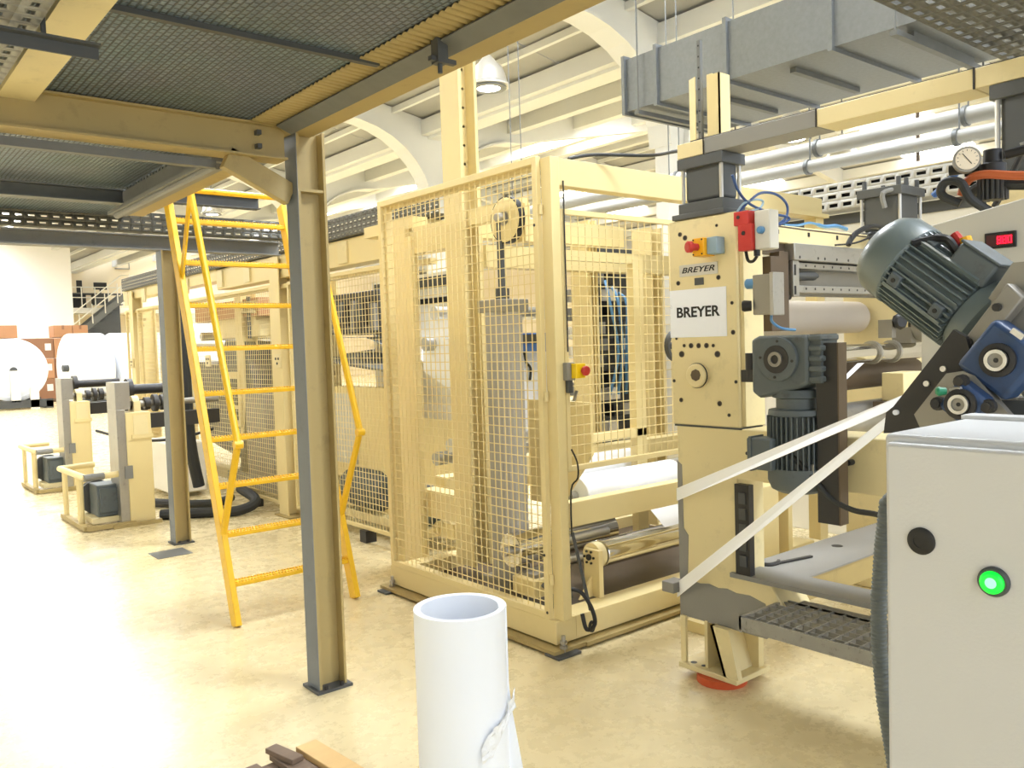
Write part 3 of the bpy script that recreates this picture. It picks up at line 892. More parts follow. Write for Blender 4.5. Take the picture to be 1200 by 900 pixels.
# --- the roller stand inside
st = thing('roller_stand', 'cream steel frame of uprights and beams standing inside the mesh cage', 'machine frame', (3.27, 4.45, 0.165))
ub = obj('tall_upright', MB().hpost(3.2, 3.345, 4.34, 4.54, 0.165, 4.6, 0.022, 0.02), 'cream_paint', st)
bm = MB()
for k in range(16):
    z = 2.65 + k * 0.12
    bm.cyl((3.30, 4.447, z), (3.30, 4.43, z), 0.010, 6)
obj('bolt_row', bm, 'cream_steel', ub, kind='stuff')
obj('upright', MB().prism([(3.2, 5.02), (3.24, 5.02), (3.24, 5.31), (3.225, 5.31), (3.225, 5.2), (3.2, 5.2)], 'z', 0.0, 2.42), 'cream_paint', st)
obj('upright_strip', MB().box(3.185, 3.23, 4.925, 5.02, 0.0, 2.36), 'cream_paint', st)
obj('tie_beam', MB().box(3.21, 3.33, 4.54, 4.925, 2.24, 2.42).box(3.21, 3.33, 4.93, 5.6, 2.42, 2.5), 'cream_paint', st)
obj('tie_beam', MB().box(3.345, 4.75, 4.40, 4.52, 2.30, 2.45), 'cream_paint', st)
obj('tie_beam', MB().box(3.24, 3.36, 4.54, 5.0, 0.42, 0.60), 'cream_paint', st)
obj('tie_beam', MB().box(3.42, 4.7, 4.95, 5.1, 0.50, 0.66), 'cream_paint', st)
for x0, x1, y0 in ((4.47, 4.56, 4.5), (5.22, 5.36, 4.55)):
    obj('upright', MB().hpost(x0, x1, y0, y0 + 0.2, 0.08, 2.5, 0.02, 0.02), 'cream_paint', st)
obj('cross_beam', MB().box(3.35, 5.36, 4.3, 4.42, 2.10, 2.24), 'cream_paint', st)
obj('cross_beam', MB().box(3.6, 5.36, 4.30, 4.42, 0.72, 0.84), 'cream_paint', st)
obj('inner_frame', MB().box(3.55, 4.42, 3.93, 3.97, 2.12, 2.17).box(4.32, 4.42, 3.93, 3.99, 0.17, 2.12).box(3.55, 4.42, 3.93, 3.97, 0.94, 0.99), 'cream_paint', st)
obj('side_plate', MB().prism([(4.0, 1.25), (3.45, 1.25), (3.45, 0.95), (3.72, 0.62), (4.0, 0.62)], 'x', 3.40, 3.425), 'cream_paint', st)
obj('pulley_bracket', MB().box(3.24, 3.30, 3.82, 4.34, 2.36, 2.46).box(3.24, 3.28, 3.78, 4.0, 2.2, 2.42), 'cream_paint', st)
wh = obj('pulley_wheel', MB().lathe((3.16, 3.88, 2.33), (1, 0, 0), [(0, 0.05), (0, 0.115), (0.008, 0.13), (0.05, 0.13), (0.058, 0.115), (0.06, 0.05)], 36), 'cream_paint', st)
obj('pulley_hub', MB().lathe((3.10, 3.88, 2.34), (1, 0, 0), [(0, 0.02), (0.01, 0.028), (0.06, 0.028), (0.06, 0.045), (0.075, 0.045)], 20), 'steel', wh)
obj('drive_belt', MB().ring((3.17, 3.88, 2.33), (1, 0, 0), 0.13, 0.137, 0.04, 36), 'black_plastic', wh)

gc = thing('dancer_column', 'tall grey ribbed cylinder with a dark rod inside the cage', 'cylinder', (3.19, 3.95, 0.165))
nr = 44
obj('ribbed_tube', MB().prism([(3.19 + (0.113 if k % 2 else 0.107) * math.cos(2 * math.pi * k / nr), 3.95 + (0.113 if k % 2 else 0.107) * math.sin(2 * math.pi * k / nr)) for k in range(nr)], 'z', 0.165, 1.79), 'grey_cover', gc)
obj('top_cap', MB().box(3.08, 3.30, 3.84, 4.06, 1.79, 1.865), 'cast_steel', gc, bev=0.006)
obj('piston_rod', MB().cyl((3.17, 3.93, 1.865), (3.17, 3.93, 2.33), 0.022, 14).cyl((3.17, 3.93, 1.865), (3.17, 3.93, 1.93), 0.045, 14), 'dark_grey', gc)
obj('foot_flange', MB().box(3.06, 3.32, 3.82, 4.08, 0.165, 0.2), 'cast_steel', gc)

def roller(name, label, p0, p1, r, m, group=None, shaft=0.05, cat='roller'):
    p0, p1 = Vector(p0), Vector(p1)
    d = (p1 - p0).normalized()
    t = thing(name, label, cat, p0, group)
    obj('roller_shell', MB().lathe(p0, p1 - p0, [(0, r * 0.5), (0, r * 0.96), (r * 0.04, r), ((p1 - p0).length - r * 0.04, r), ((p1 - p0).length, r * 0.96), ((p1 - p0).length, r * 0.5)], 32), m, t)
    if shaft:
        obj('roller_shaft', MB().cyl(p0 - d * shaft, p1 + d * shaft, r * 0.28, 14), 'steel', t)
    return t
CR = 'rollers inside the cage'
roller('chrome_roller', 'short chrome roller on a cream bracket at the bottom of the cage opening', (3.40, 3.40, 0.385), (4.6, 3.40, 0.385), 0.078, 'chrome', CR)
t = bpy.data.objects['chrome_roller']
t = thing('roller_bracket', 'cream gusseted bracket with a bolted bearing carrying the chrome roller', 'bracket', (3.32, 3.36, 0.165))
obj('bracket_plate', MB().box(3.30, 3.335, 3.31, 3.43, 0.165, 0.43), 'cream_paint', t, bev=0.003)
obj('bracket_gusset', MB().prism([(3.20, 0.165), (3.30, 0.165), (3.30, 0.28)], 'y', 3.365, 3.38), 'cream_paint', t)
obj('bearing_disc', MB().cyl((3.335, 3.40, 0.385), (3.39, 3.40, 0.385), 0.072, 24), 'cream_worn', t)
bm = MB().cyl((3.29, 3.385, 0.385), (3.30, 3.385, 0.385), 0.018, 12)
for k in range(6):
    q = k * math.pi / 3
    bm.cyl((3.292, 3.385 + 0.036 * math.cos(q), 0.385 + 0.036 * math.sin(q)), (3.30, 3.385 + 0.036 * math.cos(q), 0.385 + 0.036 * math.sin(q)), 0.007, 8)
obj('bearing_bolts', bm, 'black_steel', t, kind='stuff')
roller('steel_roller', 'dark polished roller behind the chrome one at the bottom of the cage', (3.05, 3.78, 0.40), (3.86, 3.78, 0.40), 0.1, 'chrome', CR)
roller('white_roll', 'white wound roll just behind the cream middle beam of the cage', (3.52, 3.72, 0.66), (4.42, 3.72, 0.66), 0.125, 'foam_white', 'white rolls inside the cage', cat='roll')
roller('white_roll', 'smaller white roll deeper in the cage behind the door mesh', (3.8, 4.15, 0.72), (4.47, 4.15, 0.72), 0.11, 'foam_white', 'white rolls inside the cage', cat='roll')
roller('steel_roller', 'bare steel roller right of the white roll deep in the cage', (4.5, 3.9, 0.68), (5.2, 3.9, 0.68), 0.07, 'steel', CR)
tag(obj('plastic_web', MB().sheet([(3.95, 3.33, 0.40), (4.9, 3.33, 0.40), (4.75, 3.52, 0.66), (3.85, 3.52, 0.66)], 0.003), 'paper'), 'white plastic sheet running up from the chrome roller', 'sheet')
tag(obj('grey_web', MB().sheet([(3.42, 3.74, 0.50), (3.95, 3.74, 0.50), (3.85, 3.56, 0.63), (3.45, 3.56, 0.63)], 0.003), 'grey_cover'), 'taupe plastic sheet between the polished roller and the white roll', 'sheet')
for k, z in enumerate((0.30, 0.42)):
    roller('guide_roller', ('lower', 'upper')[k] + ' thin guide roller beside the grey ribbed cylinder', (3.3, 3.66 + 0.02 * k, z), (3.75, 3.66 + 0.02 * k, z), 0.028, 'bright_steel', CR, 0.02)
t = thing('drive_unit', 'small cream gearbox with a grey cable at the foot of the ribbed cylinder', 'gearbox', (3.1, 3.6, 0.165))
obj('gearbox_body', MB().box(3.03, 3.3, 3.55, 3.75, 0.165, 0.27), 'cream_paint', t, bev=0.01)
obj('gearbox_lid', MB().box(3.06, 3.26, 3.58, 3.72, 0.27, 0.29), 'cast_steel', t)
obj('cable_gland', MB().tube([(3.05, 3.5, 0.24), (3.1, 3.46, 0.3), (3.15, 3.42, 0.26), (3.12, 3.36, 0.2)], 0.018, 8, 4), 'dark_grey', t)

# --- things seen through the cage
t = thing('control_box', 'blue control box on a white board behind the ribbed cylinder', 'control box', (4.4, 5.0, 1.6))
obj('box_body', MB().box(4.18, 4.52, 5.0, 5.12, 1.53, 1.68), 'blue_plastic', t, bev=0.006)
obj('box_screen', MB().box(4.22, 4.36, 4.99, 5.0, 1.60, 1.67), 'dark_grey', t)
obj('back_board', MB().box(4.1, 4.6, 5.12, 5.15, 0.9, 1.68), 'paper', t)
obj('board_cable', MB().tube([(4.32, 5.1, 1.53), (4.34, 5.1, 1.45), (4.38, 5.1, 1.40), (4.37, 5.1, 1.3)], 0.01, 6, 4), 'black_plastic', t)
t = thing('valve_manifold', 'bank of dark valves with blue air hoses seen through the cage door', 'valve bank', (5.35, 4.9, 0.7))
obj('manifold_board', MB().box(5.0, 5.7, 5.1, 5.14, 0.6, 2.4), 'dark_grey', t)
k = 0
for zz in range(12):
    for xx in range(4):
        if (zz * 3 + xx * 5) % 7 < 5:
            obj('valve_block', MB().box(5.04 + xx * 0.16, 5.15 + xx * 0.16, 4.98 + 0.03 * ((zz + xx) % 3), 5.1, 0.68 + zz * 0.14, 0.78 + zz * 0.14),
                ('grey_paint', 'black_plastic', 'steel', 'label_white')[(zz * 2 + xx) % 4], t)
for k in range(4):
    obj('air_hose', MB().tube([(5.1 + 0.08 * k, 4.95, 2.1 - 0.05 * k), (5.06 + 0.1 * k, 4.86, 1.9), (5.12 + 0.05 * k, 4.84, 1.5), (5.1 + 0.1 * k, 4.93, 1.15)], 0.013, 8, 5), 'blue_bright', t)
t = thing('white_screen', 'tall white strip panel at the back of the cage', 'panel', (5.9, 4.8, 0))
obj('panel_sheet', MB().box(5.74, 5.8, 4.7, 4.9, 0.0, 2.5), 'white_paint', t)
obj('panel_foot', MB().box(5.66, 5.88, 4.65, 4.95, 0.0, 0.03), 'steel', t)
t = thing('instrument_rack', 'rack of small grey instruments behind the cage door at the left', 'rack', (4.75, 4.95, 0))
obj('rack_post', MB().box(4.62, 4.65, 4.98, 5.02, 0.0, 2.1).box(4.9, 4.93, 4.98, 5.02, 0.0, 2.1), 'cast_steel', t)
for k in range(9):
    obj('instrument', MB().box(4.66, 4.89, 4.92, 5.05, 0.72 + k * 0.15, 0.82 + k * 0.15), ('steel', 'white_paint', 'blue_grey', 'grey_paint')[k % 4] if k not in (5, 6) else 'white_paint', t, bev=0.004)

# ================================================================== FENCE ALONG THE LINE
FX = 3.45
fn = thing('mesh_fence', 'cream wire-mesh safety fence running along the machine line behind the ladder', 'fence', (FX, 7.6, 0))
for a, b in ((5.72, 7.48), (7.86, 10.3), (10.4, 12.3), (12.62, 12.85)):
    f0 = mesh_frame(fn, 'fence_frame', (FX, b, 0.10), (0, a - b, 0), (0, 0, 2.15), 0.03, 0.025, 'fence_wires', 0.05, 0.002)
for y0, y1 in ((7.52, 7.82), (12.34, 12.6)):
    ps = obj('fence_post', MB().hpost(3.42, 3.56, y0 + 0.1, y1, 0.014, 2.5, 0.012, 0.012), 'cream_paint', fn)
    obj('post_foot', MB().box(3.38, 3.6, y0, y1 + 0.04, 0, 0.014), 'cream_steel', ps)
for z in (0.03,):
    [obj('fence_foot', MB().box(3.40, 3.50, y, y + 0.1, 0.0, 0.1), 'black_steel', fn) for y in (6.1, 8.4, 10.2)]
def socket(y, z, label):
    t = thing('wall_socket', label, 'socket', (3.41, y, z), 'cream socket boxes on the fence posts')
    obj('socket_plate', MB().box(3.40, 3.415, y - 0.07, y + 0.07, z - 0.065, z + 0.065), 'cream_worn', t, bev=0.003)
    hm = MB()
    for dy, dz in ((0.03, 0.02), (-0.03, 0.02), (0, -0.025)):
        hm.cyl((3.396, y + dy, z + dz), (3.402, y + dy, z + dz), 0.013, 10)
    obj('socket_hole', hm, 'black_plastic', t, kind='stuff')
socket(7.68, 1.51, 'cream three-hole plate on the fence post right of the ladder')
socket(9.55, 1.52, 'cream three-hole plate half hidden by the ladder stringer')
socket(12.55, 1.5, 'cream three-hole plate on the farthest fence post at the left')

# ================================================================== MACHINE LINE BEHIND THE FENCE
ln = thing('coating_line', 'long cream machine line with an overhead beam behind the mesh fence', 'machine', (4.4, 8.5, 0))
obj('overhead_beam', MB().box(3.46, 3.62, 5.1, 9.3, 2.30, 2.52), 'cream_paint', ln, bev=0.004)
obj('overhead_beam', MB().box(3.46, 3.62, 9.32, 13.0, 2.40, 2.58), 'cream_paint', ln, bev=0.004)
obj('overhead_beam', MB().box(3.46, 3.52, 5.1, 13.0, 2.20, 2.24), 'cream_paint', ln)
for y in (6.3, 7.3, 8.35, 9.1, 10.2, 11.1, 11.9, 12.7):
    obj('beam_stiffener', MB().box(3.44, 3.46, y, y + 0.16, 2.32, 2.50), 'cream_worn', ln)
obj('side_frame', MB().box(3.72, 3.84, 6.25, 7.4, 0.42, 1.26), 'cream_paint', ln, bev=0.006)
obj('side_frame', MB().box(3.72, 3.86, 5.3, 13.2, 0.10, 0.22), 'cream_paint', ln)
obj('side_frame', MB().box(5.1, 5.25, 6.2, 13.2, 0.1, 0.9), 'cream_paint', ln)
for y in (7.35, 9.3, 11.6, 13.0):
    obj('line_upright', MB().hpost(3.72, 3.9, y, y + 0.2, 0.0, 2.3, 0.015, 0.015), 'cream_paint', ln)
obj('front_panel', MB().box(3.70, 3.72, 6.75, 7.35, 0.56, 1.2), 'panel_grey', ln)
obj('sloping_table', MB().sheet([(3.7, 6.0, 1.40), (3.7, 7.5, 1.52), (4.6, 7.5, 1.62), (4.6, 6.6, 1.60)], 0.02), 'galv_dark', ln)
hd = obj('coating_head', MB().box(3.85, 4.5, 6.5, 7.75, 1.74, 2.12), 'dark_grey', ln, bev=0.01)
for k in range(10):
    obj('head_block', MB().box(3.80, 3.85, 6.52 + k * 0.12, 6.59 + k * 0.12, 1.76 + 0.05 * (k % 3), 2.0 + 0.04 * (k % 2)), ('grey_paint', 'black_steel', 'motor_grey')[k % 3], hd)
obj('drive_motor', MB().lathe((3.75, 6.9, 0.36), (0, -1, 0), [(0, 0.05), (0, 0.16), (0.1, 0.18), (0.55, 0.18), (0.65, 0.14), (0.66, 0.05)], 20), 'motor_grey', ln)
obj('drive_motor', MB().lathe((3.75, 6.0, 0.32), (0, -1, 0), [(0, 0.05), (0, 0.14), (0.1, 0.16), (0.4, 0.16), (0.48, 0.1), (0.5, 0.05)], 20), 'motor_grey', ln)
obj('motor_bed', MB().box(3.62, 3.95, 5.5, 7.1, 0.10, 0.17), 'cream_worn', ln)
# gear end with dark casing near the ladder
gh = obj('gear_case', MB().prism([(10.9, 0.55), (9.1, 0.3), (8.9, 0.3), (8.95, 0.9), (9.35, 1.72), (9.9, 1.75), (10.2, 1.45), (10.9, 1.5)], 'x', 3.75, 4.1), 'dark_grey', ln)
obj('gear_plate', MB().box(3.70, 3.75, 9.4, 9.75, 0.75, 1.38), 'cream_paint', gh)
obj('gear_slot', MB().box(3.69, 3.70, 9.48, 9.66, 1.0, 1.3).box(3.69, 3.70, 9.48, 9.66, 0.82, 0.95), 'black_steel', gh)
obj('gear_pedestal', MB().prism([(8.55, 0.2), (9.6, 0.2), (9.35, 0.85), (9.3, 1.15), (8.85, 1.15), (8.8, 0.85)], 'x', 3.72, 3.95), 'cast_steel', ln, bev=0.01)
obj('gear_foot', MB().box(3.66, 4.0, 8.4, 9.8, 0.1, 0.22), 'cast_steel', ln)
obj('hopper', MB().box(3.8, 4.4, 9.0, 10.4, 1.78, 1.95).box(3.8, 4.4, 9.1, 10.3, 1.95, 2.05), 'cream_worn', ln)
obj('cardboard_tray', MB().box(3.75, 4.3, 8.9, 10.9, 2.0, 2.2), 'cardboard', ln)
for k, (y, z) in enumerate(((5.55, 1.86), (5.7, 1.62), (5.4, 0.82), (5.6, 0.70), (8.1, 1.9), (10.9, 2.05), (11.5, 1.72), (10.8, 1.82))):
    obj('line_roller', MB().cyl((3.78, y, z), (5.1, y, z), 0.055, 20), ('bright_steel', 'steel')[k % 2], ln)
web = MB()
pts = [(5.3, 1.20), (5.75, 1.42), (6.2, 1.55), (6.9, 1.70), (7.8, 1.72), (8.4, 1.7), (8.9, 2.0)]
for (ya, za), (yb, zb) in zip(pts[:-1], pts[1:]):
    web.sheet([(3.92, ya, za), (4.22, ya, za), (4.22, yb, zb), (3.92, yb, zb)], 0.004)
tag(obj('white_web', web, 'foam_white'), 'wide white sheet running through the machine line behind the fence', 'sheet')
tag(obj('white_apron', MB().sheet([(3.98, 7.95, 0.5), (3.98, 8.85, 0.5), (3.98, 9.05, 2.15), (3.98, 7.95, 2.15)], 0.004), 'foam_white'), 'tall white sheet hanging down behind the fence post', 'sheet')
tag(obj('white_drop', MB().sheet([(3.86, 5.15, 1.12), (3.86, 5.85, 1.40), (3.86, 5.85, 1.70), (3.86, 5.15, 1.62)], 0.004), 'foam_white'), 'slanted white sheet seen between the two cage uprights', 'sheet')
wc = thing('white_cover', 'white machine cover with chrome rollers seen between the cage uprights', 'machine cover', (4.3, 6.2, 0.9))
obj('cover_panel', MB().box(4.25, 4.29, 5.75, 7.3, 0.95, 2.25), 'white_paint', wc)
obj('cover_slot', MB().box(4.24, 4.25, 5.8, 7.25, 1.98, 2.03), 'black_plastic', wc)
obj('cover_slot', MB().box(4.24, 4.25, 5.8, 7.25, 2.12, 2.22), 'dark_grey', wc)
obj('cover_leg', MB().box(4.25, 4.29, 5.8, 5.88, 0.0, 0.95), 'white_paint', wc)
obj('cover_leg', MB().box(4.25, 4.29, 7.1, 7.18, 0.0, 0.95), 'white_paint', wc)
jr = thing('jumbo_roll', 'white wound roll with its core end facing out at the far end of the fence', 'roll', (4.2, 12.6, 0))
obj('wound_sheet', MB().lathe((3.95, 12.5, 1.42), (1, 0, 0), [(0, 0.06), (0, 0.60), (0.02, 0.62), (1.08, 0.62), (1.1, 0.06)], 40), 'foam_white', jr)
obj('core', MB().cyl((3.8, 12.5, 1.42), (3.95, 12.5, 1.42), 0.06, 14), 'steel', jr)
obj('roll_stand', MB().box(4.0, 4.2, 12.3, 12.7, 0.0, 1.36), 'cream_paint', jr)
tag(obj('white_tub', MB().box(2.95, 3.35, 9.6, 10.5, 0.05, 0.62), 'white_paint', bev=0.02), 'white tub low behind the unwind stand', 'tub')
for k, y in enumerate((7.2, 11.2)):
    t = thing('overhead_valve', ('nearer', 'farther')[k] + ' small dark valve hanging under the overhead beam of the line', 'valve', (3.6, y + 1.6, 2.1), 'valves under the overhead beam')
    obj('valve_stem', MB().cyl((3.6, y + 1.6, 1.75), (3.6, y + 1.6, 2.2), 0.025, 8), 'dark_grey', t)
    obj('valve_body', MB().cyl((3.6, y + 1.6, 2.02), (3.6, y + 1.6, 2.10), 0.08, 12, 0.05).cyl((3.6, y + 1.6, 2.1), (3.6, y + 1.6, 2.14), 0.1, 12), 'cream_steel', t)

# ================================================================== UNWIND STANDS
def unwind_stand(dx, dy, label, group):
    x0, y0 = 2.14 + dx, 8.42 + dy
    t = thing('unwind_stand', label, 'machine stand', (x0, y0, 0), group)
    obj('stand_column', MB().box(x0 + 0.06, x0 + 0.29, y0, y0 + 0.30, 0.02, 1.07), 'cream_paint', t, bev=0.006)
    obj('top_recess', MB().box(x0 + 0.13, x0 + 0.26, y0 - 0.004, y0, 0.86, 1.04), 'cream_worn', t)
    obj('recess_lip', MB().box(x0 + 0.11, x0 + 0.30, y0 - 0.015, y0, 0.82, 0.86), 'cream_paint', t)
    obj('steel_slide', MB().box(x0 - 0.02, x0 + 0.06, y0 - 0.005, y0 + 0.30, 0.03, 1.10).box(x0 - 0.02, x0 + 0.11, y0 - 0.005, y0 + 0.30, 1.10, 1.36), 'steel', t, bev=0.003)
    obj('foot_bar', MB().box(x0 - 0.1, x0 + 0.33, y0 - 0.06, y0 - 0.01, 0.0, 0.035), 'cream_steel', t)
    # chuck arm
    am = obj('chuck_arm', MB().box(x0 + 0.26, x0 + 1.0, y0 + 0.12, y0 + 0.24, 0.90, 1.04), 'black_steel', t)
    sh = obj('chuck_shaft', MB().cyl((x0 + 0.1, y0 + 0.16, 1.14), (x0 + 1.0, y0 + 0.16, 1.14), 0.03, 12), 'cast_steel', t)
    obj('chuck_bearing', MB().box(x0 + 0.16, x0 + 0.22, y0 + 0.06, y0 + 0.26, 1.07, 1.17).cyl((x0 + 0.16, y0 + 0.16, 1.15), (x0 + 0.22, y0 + 0.16, 1.15), 0.07, 18), 'cream_worn', t)
    obj('chuck_disc', MB().cyl((x0 + 0.28, y0 + 0.16, 1.14), (x0 + 0.33, y0 + 0.16, 1.14), 0.06, 18).cyl((x0 + 0.36, y0 + 0.16, 1.14), (x0 + 0.40, y0 + 0.16, 1.14), 0.085, 18)
        .cyl((x0 + 0.43, y0 + 0.16, 1.14), (x0 + 0.48, y0 + 0.16, 1.14), 0.075, 18), 'black_steel', t)
    obj('spare_shaft', MB().cyl((x0 + 0.1, y0 + 0.45, 1.27), (x0 + 0.75, y0 + 0.45, 1.27), 0.05, 14).cyl((x0 + 0.2, y0 + 0.45, 1.27), (x0 + 0.25, y0 + 0.45, 1.27), 0.11, 18), 'black_steel', t)
    # guard rail round the motor
    z = 0.50
    obj('guard_rail', MB().tube([(x0 + 0.06, y0 + 0.05, z), (x0 - 0.31, y0 + 0.0, z), (x0 - 0.33, y0 + 0.95, z), (x0 + 0.0, y0 + 1.02, z)], 0.03, 10), 'cream_paint', t)
    obj('rail_sleeve', MB().cyl((x0 - 0.325, y0 - 0.01, z), (x0 - 0.15, y0 + 0.02, z), 0.033, 10), 'grey_paint', t)
    obj('rail_post', MB().cyl((x0 - 0.30, y0 + 0.28, 0), (x0 - 0.30, y0 + 0.28, z), 0.03, 10), 'cream_paint', t)
    obj('rail_post', MB().cyl((x0 - 0.31, y0 + 0.85, 0), (x0 - 0.31, y0 + 0.85, z), 0.025, 10), 'cream_paint', t)
    obj('floor_rail', MB().bar((x0 - 0.32, y0 + 0.95, 0.03), (x0 - 0.32, y0 + 0.0, 0.03), 0.05, 0.04).bar((x0 - 0.32, y0, 0.03), (x0 + 0.1, y0 - 0.02, 0.03), 0.05, 0.04), 'cream_steel', t)
    obj('rail_clamp', MB().box(x0 + 0.03, x0 + 0.10, y0 - 0.02, y0 + 0.02, z - 0.05, z + 0.07), 'grey_paint', t)
    # motor
    obj('motor_body', MB().box(x0 - 0.19, x0 + 0.02, y0 + 0.12, y0 + 0.42, 0.10, 0.40), 'motor_grey', t, bev=0.012)
    obj('motor_fan', MB().cyl((x0 - 0.12, y0 + 0.42, 0.25), (x0 - 0.12, y0 + 0.50, 0.25), 0.165, 24), 'dark_grey', t)
    obj('motor_lid', MB().box(x0 - 0.17, x0 + 0.0, y0 + 0.10, y0 + 0.12, 0.14, 0.37), 'motor_grey', t, bev=0.004)
    obj('motor_plate', MB().box(x0 - 0.25, x0 + 0.05, y0 + 0.08, y0 + 0.6, 0.05, 0.10), 'cream_worn', t)
    return t
unwind_stand(0, 0, 'cream unwind stand with grey motor, the nearer of the two at the left', 'unwind stands')
unwind_stand(0.12, 2.85, 'cream unwind stand with grey motor, the farther of the two at the left', 'unwind stands')
t = thing('air_hoses', 'thick dark grey hoses lying on the floor behind the rear column', 'hose', (2.9, 8.0, 0.04))
obj('hose_run', MB().tube([(2.5, 8.5, 0.05), (2.8, 8.3, 0.05), (3.1, 8.1, 0.05), (3.3, 8.1, 0.12), (3.3, 8.5, 0.2)], 0.05, 10, 5), 'rubber', t)
obj('hose_run', MB().tube([(2.5, 9.6, 0.05), (2.8, 9.0, 0.05), (3.1, 8.7, 0.05), (3.35, 8.9, 0.05)], 0.045, 10, 5), 'rubber', t)
obj('hose_drop', MB().tube([(3.05, 9.0, 0.2), (2.98, 9.0, 0.7), (2.96, 9.0, 1.6), (2.96, 9.0, 2.5)], 0.06, 10, 5), 'rubber', t)
tag(obj('black_cable', MB().tube([(2.45, 10.6, 0.75), (2.7, 10.0, 0.66), (3.0, 9.5, 0.68), (3.3, 9.2, 0.78)], 0.016, 8, 5), 'black_plastic'), 'black cable sagging between the unwind stands', 'cable')
# ================================================================== CALENDER (TWO TOWERS WITH CROSS BEAMS)
TX = 3.14
cal = thing('calender_frame', 'cream calender frame with bolt holes and grey touch-up paint, right of the cage', 'machine frame', (3.2, 2.4, 0))
tw = obj('tower', MB().box(TX, 3.34, 2.245, 2.625, 1.192, 2.15), 'cream_worn', cal, bev=0.008)
holes = [(2.545, 1.566, .006), (2.505, 1.565, .009), (2.461, 1.564, .009), (2.417, 1.564, .009), (2.379, 1.563, .006), (2.561, 1.526, .011), (2.357, 1.524, .011),
         (2.616, 1.749, .005), (2.273, 1.75, .006), (2.572, 1.859, .008), (2.343, 1.868, .008), (2.555, 2.084, .008), (2.526, 2.065, .009), (2.347, 2.10, .005),
         (2.61, 1.40, .006), (2.26, 1.40, .006), (2.57, 1.31, .008), (2.35, 1.30, .009), (2.27, 1.62, .008), (2.59, 1.60, .005), (2.30, 1.25, .006)]
hm, rm = MB(), MB()
for y, z, r in holes:
    hm.cyl((TX - 0.0015, y, z), (TX + 0.002, y, z), r, 12)
    rm.ring((TX - 0.003, y, z), (1, 0, 0), r, r * 1.35, 0.003, 12)
obj('bolt_holes', hm, 'black_plastic', tw, kind='stuff')
obj('hole_rims', rm, 'brown_steel', tw, kind='stuff')
br = obj('bearing_cover', MB().lathe((TX - 0.035, 2.46, 1.427), (1, 0, 0), [(0, 0.035), (0.0, 0.048), (0.006, 0.055), (0.035, 0.057)], 28), 'cream_worn', cal)
obj('bearing_nut', MB().lathe((TX - 0.04, 2.455, 1.43), (1, 0, 0), [(0, 0.012), (0.0, 0.026), (0.012, 0.03)], 8), 'brown_steel', br)
obj('bearing_groove', MB().ring((TX - 0.022, 2.46, 1.427), (1, 0, 0), 0.052, 0.0585, 0.006, 28), 'black_steel', br)
obj('tower_edge_plate', MB().box(3.16, 3.30, 2.225, 2.245, 1.2, 2.1), 'cream_worn', cal)
lo = obj('base_frame', MB().prism([(2.60, 0.42), (2.60, 1.19), (2.265, 1.19), (1.88, 1.19), (0.5, 1.19), (0.5, 0.965), (2.265, 0.965), (2.265, 0.52), (2.10, 0.52), (2.02, 0.40), (2.12, 0.28), (2.60, 0.28)], 'x', TX, 3.34), 'cream_worn', cal, bev=0.006)
obj('seam_strip', MB().box(TX - 0.001, 3.30, 2.235, 2.612, 1.186, 1.194), 'dark_grey', lo)
obj('touch_up_patch', MB().prism([(2.602, 1.02), (2.575, 1.002), (2.572, 0.70), (2.545, 0.668), (2.555, 0.46), (2.602, 0.445)], 'x', TX - 0.0025, TX + 0.01), 'grey_touchup', lo)
pp = [(2.603, 0.275), (2.603, 0.445), (2.53, 0.455), (2.48, 0.45), (2.43, 0.458), (2.38, 0.449), (2.33, 0.456), (2.28, 0.446), (2.21, 0.45), (2.13, 0.43), (2.10, 0.35), (2.125, 0.275)]
obj('touch_up_patch', MB().prism(pp, 'x', TX - 0.0025, TX + 0.01), 'grey_touchup', lo)
obj('bracket_stub', MB().box(3.05, TX, 2.57, 2.64, 0.40, 0.45), 'grey_touchup', cal, bev=0.003)
obj('frame_rail', MB().box(3.12, 3.30, 0.6, 2.30, 0.52, 0.54), 'grey_touchup', cal)
obj('guide_slot', MB().box(3.125, 3.16, 2.195, 2.27, 0.54, 0.945), 'black_steel', cal)
gm = MB()
for k in range(5):
    gm.box(3.118, 3.125, 2.21, 2.245, 0.58 + k * 0.07, 0.63 + k * 0.07)
obj('guide_links', gm, 'dark_grey', cal, kind='stuff')
sc_ = MB().cyl((TX - 0.035, 1.72, 1.09), (TX, 1.72, 1.09), 0.012, 10).cyl((TX - 0.002, 1.80, 1.10), (TX + 0.001, 1.80, 1.10), 0.006, 8).cyl((TX - 0.002, 2.21, 1.085), (TX + 0.001, 2.21, 1.085), 0.008, 8)
obj('frame_screws', sc_, 'black_steel', lo, kind='stuff')
